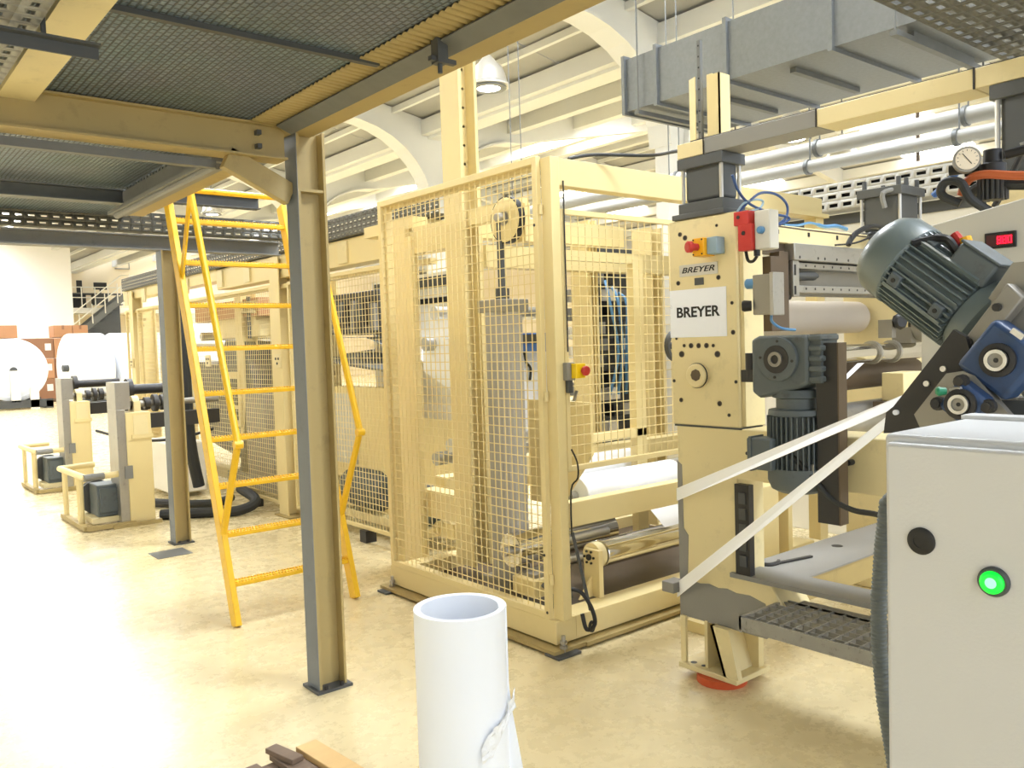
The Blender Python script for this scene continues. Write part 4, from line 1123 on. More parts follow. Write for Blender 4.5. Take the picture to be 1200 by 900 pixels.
# foot bracket
ft = obj('foot_plate', MB().box(3.10, 3.36, 2.26, 2.59, 0.035, 0.06), 'cream_worn', cal, bev=0.003)
obj('foot_web', MB().box(3.12, 3.135, 2.56, 2.59, 0.06, 0.28).box(3.13, 3.34, 2.44, 2.455, 0.06, 0.28).box(3.30, 3.34, 2.28, 2.59, 0.06, 0.28), 'cream_worn', ft)
obj('foot_gusset', MB().prism([(2.40, 0.28), (2.30, 0.28), (2.25, 0.06), (2.33, 0.06)], 'x', 3.10, 3.13).prism([(2.40, 0.28), (2.385, 0.28), (2.315, 0.06), (2.33, 0.06)], 'x', 3.10, 3.32), 'cream_worn', ft)
obj('levelling_pad', MB().cyl((3.18, 2.40, 0.0), (3.18, 2.40, 0.034), 0.115, 28), 'orange_paint', ft)
obj('foot_holes', MB().cyl((3.14, 2.53, 0.0595), (3.14, 2.53, 0.0605), 0.016, 12).cyl((3.14, 2.47, 0.0595), (3.14, 2.47, 0.0605), 0.014, 12).cyl((3.14, 2.35, 0.0595), (3.14, 2.35, 0.0605), 0.014, 12), 'black_plastic', ft, kind='stuff')
# pneumatic cylinders on top of the towers
def air_cylinder(x0, x1, y0, y1, z0, z1, label, studs=False):
    t = thing('air_cylinder', label, 'cylinder', ((x0 + x1) / 2, (y0 + y1) / 2, z0), 'air cylinders on the calender')
    obj('base_block', MB().box(x0 - 0.03, x1 + 0.03, y0 - 0.03, y1 + 0.035, z0, z0 + 0.025).box(x0 - 0.01, x1 + 0.01, y0 - 0.01, y1 + 0.01, z0 + 0.025, z0 + 0.075), 'cylinder_grey', t, bev=0.004)
    xm, ym = (x0 + x1) / 2, (y0 + y1) / 2
    obj('barrel', MB().box(x0 + 0.012, x1 - 0.012, y0 + 0.012, y1 - 0.012, z0 + 0.075, z1), 'cylinder_grey', t, bev=0.02)
    rod = MB()
    for x, y in ((x0, y0), (x0, y1), (x1, y0), (x1, y1)):
        rod.cyl((x + 0.008 * (1 if x == x0 else -1), y + 0.008 * (1 if y == y0 else -1), z0 + 0.07), (x + 0.008 * (1 if x == x0 else -1), y + 0.008 * (1 if y == y0 else -1), z1), 0.009, 8)
        ob = None
    obj('tie_rods', rod, 'bright_steel', t, kind='stuff')
    obj('head_block', MB().box(x0 - 0.012, x1 + 0.012, y0 - 0.012, y1 + 0.012, z1 - 0.05, z1), 'cylinder_grey', t, bev=0.003)
    if studs:
        sm = MB()
        for x, y in ((x0, y0), (x0, y1), (x1, y0), (x1, y1), (xm, y0)):
            sm.cyl((x + 0.02 * (1 if x == x0 else -1), y + 0.02 * (1 if y == y0 else -1), z1), (x + 0.02 * (1 if x == x0 else -1), y + 0.02 * (1 if y == y0 else -1), z1 + 0.05), 0.013, 8)
        obj('stud_bolts', sm, 'dark_grey', t, kind='stuff')
    return t
air_cylinder(3.16, 3.31, 2.33, 2.56, 2.15, 2.43, 'dark grey air cylinder on top of the tower with the paper sign')
air_cylinder(3.16, 3.31, 1.0, 1.2, 2.10, 2.43, 'dark air cylinder under the overhead beam at the right edge of the picture')
ac = air_cylinder(4.72, 4.98, 2.28, 2.52, 2.1, 2.42, 'grey air cylinder with stud bolts on the far calender tower', studs=True)
obj('air_elbow', MB().tube([(4.70, 2.36, 2.30), (4.68, 2.36, 2.38), (4.74, 2.30, 2.40)], 0.014, 8, 4), 'grey_paint', ac)
# overhead beam over the near towers
ob = thing('overhead_beam', 'overhead box beam, part grey and part cream, above the calender', 'beam', (3.2, 1.8, 2.43))
obj('beam_section', MB().box(3.15, 3.30, 2.42, 2.57, 2.432, 2.50), 'cream_worn', ob, bev=0.003)
obj('beam_section', MB().box(3.15, 3.30, 1.862, 2.416, 2.432, 2.502), 'grey_touchup', ob, bev=0.003)
obj('beam_section', MB().box(3.15, 3.30, 1.262, 1.858, 2.432, 2.502), 'cream_worn', ob, bev=0.003)
obj('beam_section', MB().box(3.15, 3.30, 0.4, 1.258, 2.432, 2.502), 'cream_worn', ob, bev=0.003)
obj('beam_cover', MB().box(3.16, 3.29, 0.4, 2.5, 2.502, 2.507), 'black_steel', ob)
obj('joint_clip', MB().box(3.145, 3.15, 2.416, 2.42, 2.43, 2.505).box(3.145, 3.15, 1.858, 1.862, 2.43, 2.505).box(3.145, 3.15, 1.257, 1.263, 2.43, 2.505), 'black_steel', ob)
mt = thing('beam_mast', 'short cream channel mast with a perforated steel rod standing on the overhead beam', 'mast', (3.28, 2.49, 2.507))
obj('mast_channel', MB().prism([(3.24, 2.53), (3.26, 2.58), (3.30, 2.58), (3.30, 2.575), (3.265, 2.575), (3.245, 2.53)], 'z', 2.507, 2.82), 'cream_paint', mt)
obj('mast_channel', MB().box(3.25, 3.33, 2.40, 2.407, 2.507, 2.81).box(3.25, 3.257, 2.40, 2.47, 2.507, 2.81), 'cream_paint', mt)
obj('mast_web', MB().box(3.29, 3.30, 2.47, 2.50, 2.507, 2.83), 'cream_worn', mt)
obj('perforated_rod', MB().box(3.25, 3.268, 2.505, 2.523, 2.507, 2.985), 'galv_dark', mt)
hm = MB()
for k in range(9):
    hm.cyl((3.2485, 2.514, 2.56 + k * 0.05), (3.2505, 2.514, 2.56 + k * 0.05), 0.0045, 8)
obj('rod_holes', hm, 'black_plastic', mt, kind='stuff')
tag(obj('black_cable', MB().tube([(3.05, 3.2, 2.545), (3.2, 3.16, 2.575), (3.45, 3.0, 2.57), (3.35, 2.75, 2.53), (3.24, 2.57, 2.49)], 0.009, 8, 5), 'rubber'), 'dark cable arching from the cage top to the overhead beam', 'cable')

# sign, name plate, switches on the tower
t = thing('paper_sign', 'white paper sign with bold black lettering taped to the tower', 'sign', (TX - 0.004, 2.46, 1.6))
obj('sign_sheet', MB().box(TX - 0.003, TX - 0.001, 2.302, 2.624, 1.604, 1.826), 'paper', t)
lettering('sign_lettering', 'BREYER', 0.066, 'ink', t, (TX - 0.0035, 2.463, 1.718), (0, -1, 0), (0, 0, 1), bold=0.0016, width=0.245)
t = thing('name_plate', 'silver maker plate with slanted black lettering above the paper sign', 'sign', (TX - 0.003, 2.455, 1.885))
obj('plate_sheet', MB().box(TX - 0.004, TX - 0.001, 2.345, 2.562, 1.886, 1.940), 'bright_steel', t, bev=0.001)
lettering('plate_lettering', 'BREYER', 0.036, 'ink', t, (TX - 0.0045, 2.456, 1.913), (0, -1, 0), (0, 0, 1), shear=0.3, bold=0.0004, width=0.185)
tag(obj('type_plate', MB().box(TX - 0.004, TX - 0.001, 2.425, 2.475, 1.842, 1.875), 'dark_grey'), 'tiny dark type plate between the maker plate and the paper sign', 'sign')
es = thing('emergency_stop', 'orange emergency stop with red button and blue-grey box on the sign tower', 'emergency stop', (3.1, 2.36, 2.02))
obj('back_box', MB().box(3.08, TX, 2.305, 2.36, 1.97, 2.045), 'blue_grey', es, bev=0.004)
obj('yellow_housing', MB().box(3.06, TX, 2.36, 2.425, 1.965, 2.045), 'yellow_plastic', es, bev=0.004)
obj('red_button', MB().lathe((3.06, 2.395, 2.005), (-1, 0.35, 0), [(0, 0.016), (0.03, 0.017), (0.032, 0.026), (0.05, 0.026), (0.055, 0.018)], 20), 'red_plastic', es)
obj('housing_screws', MB().cyl((3.058, 2.37, 2.037), (3.06, 2.37, 2.037), 0.004, 8).cyl((3.058, 2.37, 1.973), (3.06, 2.37, 1.973), 0.004, 8).cyl((3.058, 2.417, 2.037), (3.06, 2.417, 2.037), 0.004, 8).cyl((3.058, 2.417, 1.973), (3.06, 2.417, 1.973), 0.004, 8), 'black_plastic', es, kind='stuff')
t = thing('rope_switch', 'red and grey rope-pull safety switch on the side of the sign tower', 'switch', (3.12, 2.18, 1.97))
obj('red_head', MB().box(3.08, 3.14, 2.14, 2.215, 2.075, 2.135), 'red_plastic', t, bev=0.004)
obj('red_body', MB().box(3.08, 3.13, 2.125, 2.195, 1.965, 2.078), 'red_plastic', t, bev=0.004)
obj('grey_housing', MB().box(3.10, 3.17, 2.05, 2.125, 1.965, 2.13), 'panel_grey', t, bev=0.006)
obj('blue_reset', MB().lathe((3.10, 2.088, 2.045), (-1, 0, 0), [(0, 0.016), (0.015, 0.016), (0.02, 0.012)], 16), 'blue_bright', t)
obj('switch_screws', MB().cyl((3.077, 2.165, 2.04), (3.081, 2.165, 2.04), 0.009, 12).cyl((3.077, 2.19, 2.11), (3.081, 2.19, 2.11), 0.008, 12), 'black_plastic', t, kind='stuff')
obj('cable_gland', MB().cyl((3.11, 2.12, 1.965), (3.11, 2.12, 1.94), 0.014, 10).tube([(3.11, 2.12, 1.94), (3.11, 2.14, 1.92), (3.11, 2.165, 1.925), (3.11, 2.175, 1.965)], 0.007, 8, 4), 'black_plastic', t)
obj('pull_rope', MB().tube([(3.17, 2.10, 2.09), (3.33, 2.18, 2.09), (3.59, 2.2, 2.091), (4.3, 2.2, 2.089)], 0.004, 6), 'brown_steel', t)
t = thing('air_tubes', 'looped blue pneumatic tubes beside the sign tower', 'hose', (3.3, 2.2, 2.1))
obj('tube_run', MB().tube([(3.057, 2.2, 2.29), (3.103, 2.2, 2.222), (3.189, 2.2, 2.174), (3.35, 2.2, 2.148), (3.465, 2.2, 2.141), (3.478, 2.2, 2.127), (3.416, 2.21, 2.103), (3.347, 2.25, 2.09)], 0.006, 8, 5), 'hose_blue', t)
obj('tube_run', MB().tube([(3.1, 2.21, 2.13), (3.177, 2.2, 2.188), (3.267, 2.2, 2.232), (3.386, 2.2, 2.235), (3.467, 2.2, 2.196), (3.458, 2.2, 2.137), (3.409, 2.22, 2.10)], 0.006, 8, 5), 'hose_blue', t)
obj('tube_run', MB().tube([(3.101, 2.21, 2.138), (3.139, 2.2, 2.177), (3.221, 2.2, 2.199), (3.279, 2.2, 2.196), (3.252, 2.2, 2.164), (3.15, 2.2, 2.138)], 0.005, 8, 5), 'blue_grey', t)
tag(obj('tube_bundle', MB().tube([(3.6, 2.3, 2.125), (3.717, 2.3, 2.131), (3.831, 2.3, 2.15), (3.957, 2.3, 2.14), (4.071, 2.3, 2.15), (4.172, 2.3, 2.14)], [0.006] * 13 + [0.010] * 13, 8, 5), 'blue_bright'),
    'bundle of blue air tubes lying on the cream cross beam', 'hose')

# cross beams between the near and far towers
obj('cross_beam', MB().box(3.34, 4.74, 2.25, 2.40, 2.03, 2.112), 'cream_worn', cal, bev=0.004)
obj('cross_beam_bolts', MB().box(3.46, 3.475, 2.247, 2.25, 2.07, 2.09).box(3.72, 3.735, 2.247, 2.25, 2.07, 2.09).box(3.98, 3.995, 2.247, 2.25, 2.07, 2.09), 'black_steel', cal, kind='stuff')
obj('beam_shadow_bar', MB().box(3.34, 3.56, 2.27, 2.35, 1.985, 2.03), 'brown_steel', cal)  # brown bar stands in for the dark shadow under the cross beam
far = obj('tower', MB().box(4.70, 5.0, 2.2, 2.62, 0.1, 2.1), 'cream_worn', cal, bev=0.006)
obj('tower_foot', MB().box(4.66, 5.04, 2.16, 2.66, 0.0, 0.1), 'cream_steel', cal)
obj('tower', MB().box(3.14, 3.34, 0.85, 1.22, 1.192, 2.1), 'cream_worn', cal, bev=0.006)
obj('tower_foot', MB().box(3.12, 3.36, 0.8, 1.3, 0.0, 0.965), 'cream_worn', cal)
dk = thing('die_beam', 'machined grey steel beam bolted under the cream cross beam', 'machine beam', (4.1, 2.28, 1.9))
obj('head_block', MB().box(3.555, 4.70, 2.22, 2.36, 1.95, 2.03), 'steel', dk, bev=0.004)
obj('back_plate', MB().box(3.60, 4.70, 2.32, 2.36, 1.79, 1.95), 'cast_steel', dk)
obj('slide_rail', MB().box(3.64, 4.70, 2.25, 2.32, 1.915, 1.945), 'steel', dk, bev=0.003)
obj('slide_rail', MB().box(3.64, 4.70, 2.25, 2.32, 1.80, 1.835), 'steel', dk, bev=0.003)
obj('end_plate', MB().box(3.56, 3.61, 2.23, 2.33, 1.78, 1.95), 'steel', dk, bev=0.003)
bm = MB()
for k in range(10):
    for z, y in ((1.93, 2.249), (1.82, 2.249)):
        bm.cyl((3.7 + k * 0.08, y, z), (3.7 + k * 0.08, y + 0.003, z), 0.006, 8)
for k in range(6):
    bm.cyl((3.60 + 0.05 * (k == 1) + k * 0.11, 2.219, 1.965), (3.60 + 0.05 * (k == 1) + k * 0.11, 2.222, 1.965), 0.007, 8)
obj('beam_screws', bm, 'black_steel', dk, kind='stuff')
obj('end_slots', MB().box(3.565, 3.58, 2.228, 2.231, 1.88, 1.93).box(3.565, 3.58, 2.228, 2.231, 1.79, 1.83), 'black_plastic', dk, kind='stuff')
obj('adjuster', MB().cyl((3.62, 2.27, 1.88), (3.80, 2.27, 1.885), 0.022, 12).cyl((3.80, 2.27, 1.885), (3.83, 2.27, 1.886), 0.012, 10), 'dark_grey', dk)
sl_ = thing('slide_plate', 'brown steel slide plate hanging beside the machined beam', 'plate', (3.48, 2.27, 1.6))
obj('plate_body', MB().prism([(3.40, 1.62), (3.545, 1.62), (3.545, 1.99), (3.47, 1.99), (3.47, 1.965), (3.40, 1.965)], 'y', 2.245, 2.30), 'brown_steel', sl_, bev=0.003)
obj('plate_bolt', MB().cyl((3.545, 2.26, 1.78), (3.57, 2.26, 1.78), 0.014, 8), 'black_steel', sl_)
vb = thing('valve_block', 'aluminium valve block with blue cap and black knob on the sign tower', 'valve', (3.1, 2.13, 1.7))
obj('block_body', MB().box(3.10, 3.16, 2.05, 2.14, 1.69, 1.86), 'cast_steel', vb, bev=0.005)
obj('side_plate', MB().box(3.09, 3.17, 2.03, 2.05, 1.685, 1.865), 'steel', vb, bev=0.003)
obj('blue_cap', MB().lathe((3.12, 2.14, 1.825), (-0.2, 1, 0), [(0, 0.022), (0.035, 0.022), (0.04, 0.018)], 16), 'blue_bright', vb)
obj('black_knob', MB().lathe((3.10, 2.145, 1.73), (-0.6, 1, 0), [(0, 0.022), (0.03, 0.025), (0.04, 0.02)], 14), 'black_plastic', vb)
obj('air_tube', MB().tube([(3.12, 2.06, 1.69), (3.12, 2.06, 1.66), (3.14, 2.03, 1.63), (3.2, 2.0, 1.62)], 0.006, 8, 4), 'blue_bright', vb)

# rollers of the calender
RG = 'calender rollers'
cr = roller('chrome_roller', 'polished chrome roller with two collars crossing the calender', (3.45, 2.10, 1.50), (4.68, 2.10, 1.50), 0.046, 'chrome', RG)
obj('roller_collar', MB().ring((4.02, 2.10, 1.50), (1, 0, 0), 0.046, 0.058, 0.02, 24).ring((4.22, 2.10, 1.50), (1, 0, 0), 0.046, 0.058, 0.02, 24), 'steel', cr)
roller('brown_roller', 'dull brown roller right below the chrome one', (3.5, 2.20, 1.385), (4.66, 2.20, 1.385), 0.07, 'brown_steel', RG)
roller('steel_roller', 'large worn steel roller low in the calender behind the white strips', (3.42, 2.18, 1.17), (4.68, 2.18, 1.17), 0.085, 'steel', RG)
roller('wide_roll', 'taupe covered roll behind the machined beam', (3.62, 2.52, 1.69), (4.66, 2.52, 1.69), 0.09, 'taupe', RG)
t = thing('cream_block', 'small cream block with a dark clamp below the brown roller', 'block', (4.15, 2.0, 1.2))
obj('block_body', MB().box(4.05, 4.25, 1.95, 2.06, 1.26, 1.40), 'cream_worn', t, bev=0.005)
obj('block_clamp', MB().box(4.0, 4.3, 1.93, 2.08, 1.21, 1.26), 'brown_steel', t)
tag(obj('web_strip', MB().sheet([(3.55, 2.03, 1.36), (3.60, 2.03, 1.36), (3.86, 2.05, 1.455), (3.80, 2.05, 1.455)], 0.003), 'paper'), 'short pale strip hanging below the chrome roller', 'strip')
t = thing('bearing_housing', 'round dark bearing housing with a ring face behind the big tilted motor', 'bearing', (4.4, 2.1, 1.6))
obj('housing_ring', MB().ring((4.36, 2.0, 1.63), (-0.25, -1, 0), 0.055, 0.085, 0.06, 28), 'cast_steel', t)
obj('housing_core', MB().cyl((4.36, 2.04, 1.63), (4.35, 1.97, 1.63), 0.056, 24), 'black_steel', t)
obj('housing_mount', MB().box(4.28, 4.45, 2.02, 2.12, 1.54, 1.62), 'cast_steel', t)
t = thing('star_knob', 'small black star knob left of the round bearing housing', 'knob', (4.15, 2.05, 1.63))
obj('knob_head', MB().lathe((4.14, 2.02, 1.65), (-0.4, -1, 0), [(0, 0.02), (0.0, 0.038), (0.02, 0.042), (0.03, 0.03)], 8), 'black_plastic', t)
obj('knob_stem', MB().cyl((4.14, 2.02, 1.65), (4.17, 2.1, 1.64), 0.012, 8).box(4.10, 4.14, 2.03, 2.1, 1.57, 1.66), 'cast_steel', t)
t = thing('side_plate', 'tall dark steel plate right of the geared motor', 'plate', (3.0, 1.75, 0.85))
obj('plate_body', MB().box(3.0, 3.06, 1.70, 1.79, 0.86, 1.565), 'black_steel', t, bev=0.003)
obj('plate_edge', MB().box(3.0, 3.06, 1.694, 1.70, 0.86, 1.565), 'brown_steel', t)
# ---- geared motor hanging on the near side
gmx = thing('gear_motor', 'grey worm gear motor hanging vertically on the calender', 'motor', (3.0, 1.92, 1.0))
gb = obj('gear_case', MB().prism([(2.055, 1.37), (2.055, 1.585), (2.02, 1.60), (1.82, 1.60), (1.80, 1.59), (1.80, 1.41), (1.84, 1.39), (1.96, 1.36), (2.02, 1.345)], 'x', 2.96, 3.13), 'motor_grey', gmx, bev=0.012)
for k in range(5):
    obj('case_rib', MB().box(2.965, 3.10, 1.745, 1.80, 1.415 + k * 0.04, 1.437 + k * 0.04), 'motor_grey', gmx, bev=0.006)
obj('case_cover', MB().box(2.98, 3.10, 1.755, 1.80, 1.41, 1.60), 'motor_grey', gmx)
fl = obj('output_flange', MB().lathe((2.96, 1.926, 1.505), (-1, 0, 0), [(0, 0.088), (0.018, 0.088), (0.02, 0.082), (0.02, 0.055), (0.012, 0.05), (0.012, 0.03)], 32), 'motor_grey', gmx)
obj('flange_recess', MB().ring((2.945, 1.926, 1.505), (-1, 0, 0), 0.03, 0.056, 0.008, 28), 'black_steel', fl)
obj('output_shaft', MB().ring((2.95, 1.926, 1.505), (-1, 0, 0), 0.018, 0.030, 0.022, 24), 'cast_steel', fl)
obj('shaft_bore', MB().cyl((2.95, 1.926, 1.505), (2.935, 1.926, 1.505), 0.0185, 16), 'black_steel', fl)
bm = MB()
for k in range(4):
    q = k * math.pi / 2 + 0.1
    bm.cyl((2.942, 1.926 + 0.072 * math.cos(q), 1.505 + 0.072 * math.sin(q)), (2.938, 1.926 + 0.072 * math.cos(q), 1.505 + 0.072 * math.sin(q)), 0.006, 8)
obj('flange_bolts', bm, 'black_steel', fl, kind='stuff')
mc = (3.05, 1.90)
obj('motor_adapter', MB().lathe((mc[0], mc[1], 1.38), (0, 0, -1), [(0, 0.09), (0.03, 0.10), (0.035, 0.085), (0.075, 0.085), (0.08, 0.115), (0.1, 0.118)], 28), 'motor_grey', gmx)
obj('motor_body', MB().cyl((mc[0], mc[1], 1.285), (mc[0], mc[1], 1.06), 0.1, 28), 'motor_grey', gmx)
for k in range(36):
    q = 2 * math.pi * k / 36
    d = Vector((math.cos(q), math.sin(q), 0))
    f = obj('cooling_fin', MB().obox(Vector((mc[0], mc[1], 1.17)) + d * 0.108, d, (-d.y, d.x, 0), (0, 0, 1), 0.014, 0.0025, 0.105), 'motor_grey', gmx)
obj('fan_cover', MB().lathe((mc[0], mc[1], 1.065), (0, 0, -1), [(0, 0.09), (0.0, 0.122), (0.05, 0.122), (0.085, 0.108), (0.1, 0.08), (0.1, 0.02)], 28), 'motor_grey', gmx)
tb = obj('terminal_box', MB().box(2.90, 2.99, 1.93, 2.045, 1.06, 1.19), 'motor_grey', gmx, bev=0.008)
obj('terminal_lid', MB().box(2.895, 2.985, 2.02, 2.03, 1.055, 1.195), 'motor_grey', tb)
obj('cable_gland', MB().cyl((2.94, 1.93, 1.14), (2.94, 1.90, 1.135), 0.016, 10), 'cast_steel', tb)
obj('rating_plate', MB().box(2.985, 2.99, 1.795, 1.815, 1.04, 1.09), 'bright_steel', gmx)
obj('torque_arm', MB().box(2.98, 3.14, 2.055, 2.12, 1.41, 1.46).cyl((3.0, 2.085, 1.42), (3.0, 2.085, 1.53), 0.022, 12), 'black_steel', gmx)
tag(obj('motor_cable', MB().tube([(2.94, 1.905, 1.135), (2.96, 1.86, 1.11), (2.99, 1.789, 1.02), (3.0, 1.728, 0.96), (3.0, 1.642, 0.929), (2.95, 1.516, 0.935), (2.8, 1.35, 0.94)], 0.011, 10, 6), 'rubber'),
    'grey cable curving from the gear motor towards the cabinet', 'cable')

# ---- floor level cross beam, wrench, step
t = thing('floor_beam', 'wide grey beam crossing between the towers near the floor', 'beam', (4.0, 2.2, 0.4))
obj('beam_body', MB().prism([(3.30, 0.40), (3.30, 0.50), (4.72, 0.50), (4.72, 0.30), (4.62, 0.38), (4.2, 0.385)], 'y', 2.08, 2.40), 'cream_steel', t)
obj('beam_top', MB().box(3.30, 4.72, 2.075, 2.40, 0.50, 0.508), 'grey_touchup', t)
obj('beam_hole', MB().cyl((4.0, 2.28, 0.5075), (4.0, 2.28, 0.509), 0.028, 18), 'black_plastic', t)
t = thing('spanner', 'dark open-ended spanner lying on the grey floor beam', 'wrench', (3.55, 2.29, 0.509))
obj('spanner_handle', MB().bar((3.49, 2.295, 0.514), (3.71, 2.25, 0.514), 0.02, 0.009), 'black_steel', t, bev=0.002)
obj('spanner_jaw', MB().tube([(3.47, 2.385, 0.514), (3.43, 2.37, 0.514), (3.42, 2.33, 0.514), (3.44, 2.30, 0.514), (3.49, 2.295, 0.514), (3.52, 2.31, 0.514)], 0.011, 6, 3), 'black_steel', t)
t = thing('grating_step', 'steel grating step in front of the calender', 'step', (3.0, 1.5, 0.42))
for (a, b, c, d) in ((2.87, 2.88, 0.6, 2.075), (3.19, 3.20, 0.6, 2.075)):
    obj('step_side', MB().box(a, b, c, d, 0.395, 0.45), 'grating', t)
obj('step_side', MB().box(2.87, 3.20, 2.065, 2.075, 0.385, 0.45), 'grating', t)
gmb = MB()
for k in range(6):
    x = 2.88 + 0.31 * (k + 0.5) / 6
    gmb.box(x - 0.002, x + 0.002, 0.6, 2.065, 0.43, 0.45)
for k in range(27):
    y = 0.62 + 1.44 * k / 26
    gmb.box(2.88, 3.19, y - 0.003, y + 0.003, 0.435, 0.4515)
obj('grating_bars', gmb, 'grating', t, kind='stuff')
obj('step_bracket', MB().box(3.14, 3.2, 2.0, 2.06, 0.30, 0.395), 'grating', t)
obj('step_inner_strip', MB().box(3.19, 3.235, 0.6, 2.0, 0.44, 0.452), 'grating', t)

# small cream brackets beyond the floor beam
t = thing('cream_bracket', 'pair of upright cream channels on the floor beyond the floor beam', 'bracket', (4.0, 2.9, 0))
obj('channel_post', MB().box(4.05, 4.2, 2.75, 2.85, 0.0, 0.75).box(4.25, 4.29, 2.72, 2.9, 0.0, 0.8), 'cream_paint', t)
obj('channel_post', MB().box(3.75, 3.85, 2.75, 2.9, 0.0, 0.42), 'cream_paint', t)
obj('channel_base', MB().box(3.6, 4.35, 2.7, 2.95, 0.0, 0.06), 'cream_paint', t)
obj('channel_panel', MB().box(3.9, 4.02, 2.76, 2.78, 0.06, 0.75), 'panel_grey', t)
t = thing('cross_rollers', 'stack of narrow polished bars behind the gear motor', 'rollers', (3.5, 2.5, 0.8))
for k in range(3):
    obj('polished_bar', MB().cyl((3.42 + 0.03 * k, 2.75, 0.66 + 0.075 * k), (3.95, 2.75, 0.66 + 0.075 * k), 0.022, 14), 'chrome', t)
obj('bar_bracket', MB().prism([(3.40, 0.5), (3.44, 0.5), (3.56, 0.98), (3.52, 0.98)], 'y', 2.72, 2.78), 'cast_steel', t)

# ---- white machine housing beyond
wh_ = thing('white_housing', 'large white machine housing far behind the calender', 'machine housing', (6.6, 2, 0))
for k in range(6):
    y0_ = -1.6 + k * 1.0
    obj('housing_panel', MB().box(6.2, 6.26, y0_ + 0.004, y0_ + 0.996, 0.0, 2.35), 'white_paint', wh_, bev=0.004)
    obj('panel_lock', MB().cyl((6.19, y0_ + 0.2, 2.2), (6.2, y0_ + 0.2, 2.2), 0.018, 10).cyl((6.19, y0_ + 0.34, 2.22), (6.2, y0_ + 0.34, 2.22), 0.018, 10), 'dark_grey', wh_)
obj('housing_top', MB().box(6.2, 7.4, -1.6, 4.4, 2.35, 2.5), 'white_paint', wh_)
obj('housing_slot', MB().box(6.18, 6.2, -1.6, 4.35, 2.44, 2.52), 'dark_grey', wh_)
obj('housing_body', MB().box(6.28, 7.4, -1.6, 4.4, 0.0, 2.35), 'white_paint', wh_)
pt = tray('cable_tray', 'pale perforated cable tray above the white housing', (6.05, -1.6, 2.54), (0, 6.2, 0), (0, 0, 0.2), 56, 3, (0.2, 0, 0), 'tray_light', fu=0.6, fv=0.4)
for k in range(4):
    obj('cable', MB().cyl((6.10, -1.6, 2.575 + 0.042 * k), (6.10, 4.6, 2.575 + 0.042 * k), 0.023, 8), 'black_plastic', pt)  # black cables added inside the tray so its slots read dark

# ================================================================== TRIM WINDER DRIVE (TILTED MOTOR) AND PANEL
dr = thing('winder_drive', 'dark plated winder drive with blue gearboxes and a big tilted grey-green motor', 'winder', (1.8, 0.75, 1.4))  # drive points: image pixels on one plane, scaled about the camera to each depth
ax = Vector((0, -0.778, -0.628))
nn = Vector((0, -0.628, 0.778))
xx = Vector((-1, 0, 0))
c0 = Vector((1.87, 0.92, 1.7699))
MR = 0.091
obj('fan_cowl', MB().lathe(c0 - ax * 0.04, ax, [(0, 0.02), (0.0, 0.062), (0.012, 0.08), (0.035, MR * 1.02), (0.085, MR * 1.04), (0.09, MR * 0.98)], 40), 'motor_green', dr)
mb_ = obj('motor_body', MB().lathe(c0, ax, [(0.04, MR * 0.5), (0.04, MR * 0.86), (0.21, MR * 0.86), (0.22, MR * 0.5)], 36), 'motor_green', dr)
for k in range(40):
    q = 2 * math.pi * k / 40
    d = nn * math.cos(q) + xx * math.sin(q)
    obj('cooling_fin', MB().obox(c0 + ax * 0.128 + d * (MR * 0.92), ax, d, ax.cross(d), 0.083, MR * 0.1, 0.0016), 'motor_green', mb_)
for q in (0.55, 1.75):
    d = nn * math.cos(q) + xx * math.sin(q)
    w = ax.cross(d)
    for tt in (0.075, 0.185):
        obj('mounting_pad', MB().obox(c0 + ax * tt + d * (MR * 0.98), ax, w, d, 0.013, 0.014, 0.012), 'motor_grey', mb_, bev=0.003)
        obj('pad_hole', MB().cyl(c0 + ax * tt + d * (MR * 0.98 + 0.012), c0 + ax * tt + d * (MR * 0.98 + 0.0135), 0.005, 10), 'black_plastic', mb_)
    obj('pad_rail', MB().obox(c0 + ax * 0.13 + d * (MR * 0.94) + w * 0.019, ax, w, d, 0.075, 0.003, 0.012), 'motor_green', mb_)
obj('end_shield', MB().lathe(c0 + ax * 0.215, ax, [(0, MR * 0.9), (0.02, MR * 0.98), (0.035, MR * 0.98), (0.07, MR * 0.7), (0.085, MR * 0.7)], 36), 'motor_green', dr)
tbc = Vector((1.85, 0.7294, 1.729))
tb = obj('terminal_box', MB().obox(tbc, ax, nn, xx, 0.045, 0.027, 0.045), 'motor_grey', dr, bev=0.006)
obj('terminal_lid', MB().obox(tbc + nn * 0.029, ax, nn, xx, 0.047, 0.003, 0.047), 'motor_grey', tb, bev=0.002)
obj('cable_gland', MB().tube([tbc - ax * 0.05 + xx * 0.02, tbc - ax * 0.075 + nn * 0.012 + xx * 0.03, tbc - ax * 0.10 + xx * 0.03, tbc - ax * 0.125 - nn * 0.03 + xx * 0.05], 0.009, 8, 5), 'black_plastic', tb)
obj('red_cap', MB().cyl(tbc - ax * 0.06 + nn * 0.015, tbc - ax * 0.085 + nn * 0.022, 0.010, 10), 'red_plastic', tb)
obj('yellow_cap', MB().cyl(tbc - ax * 0.050 + nn * 0.02, tbc - ax * 0.062 + nn * 0.028, 0.012, 10), 'yellow_plastic', tb)
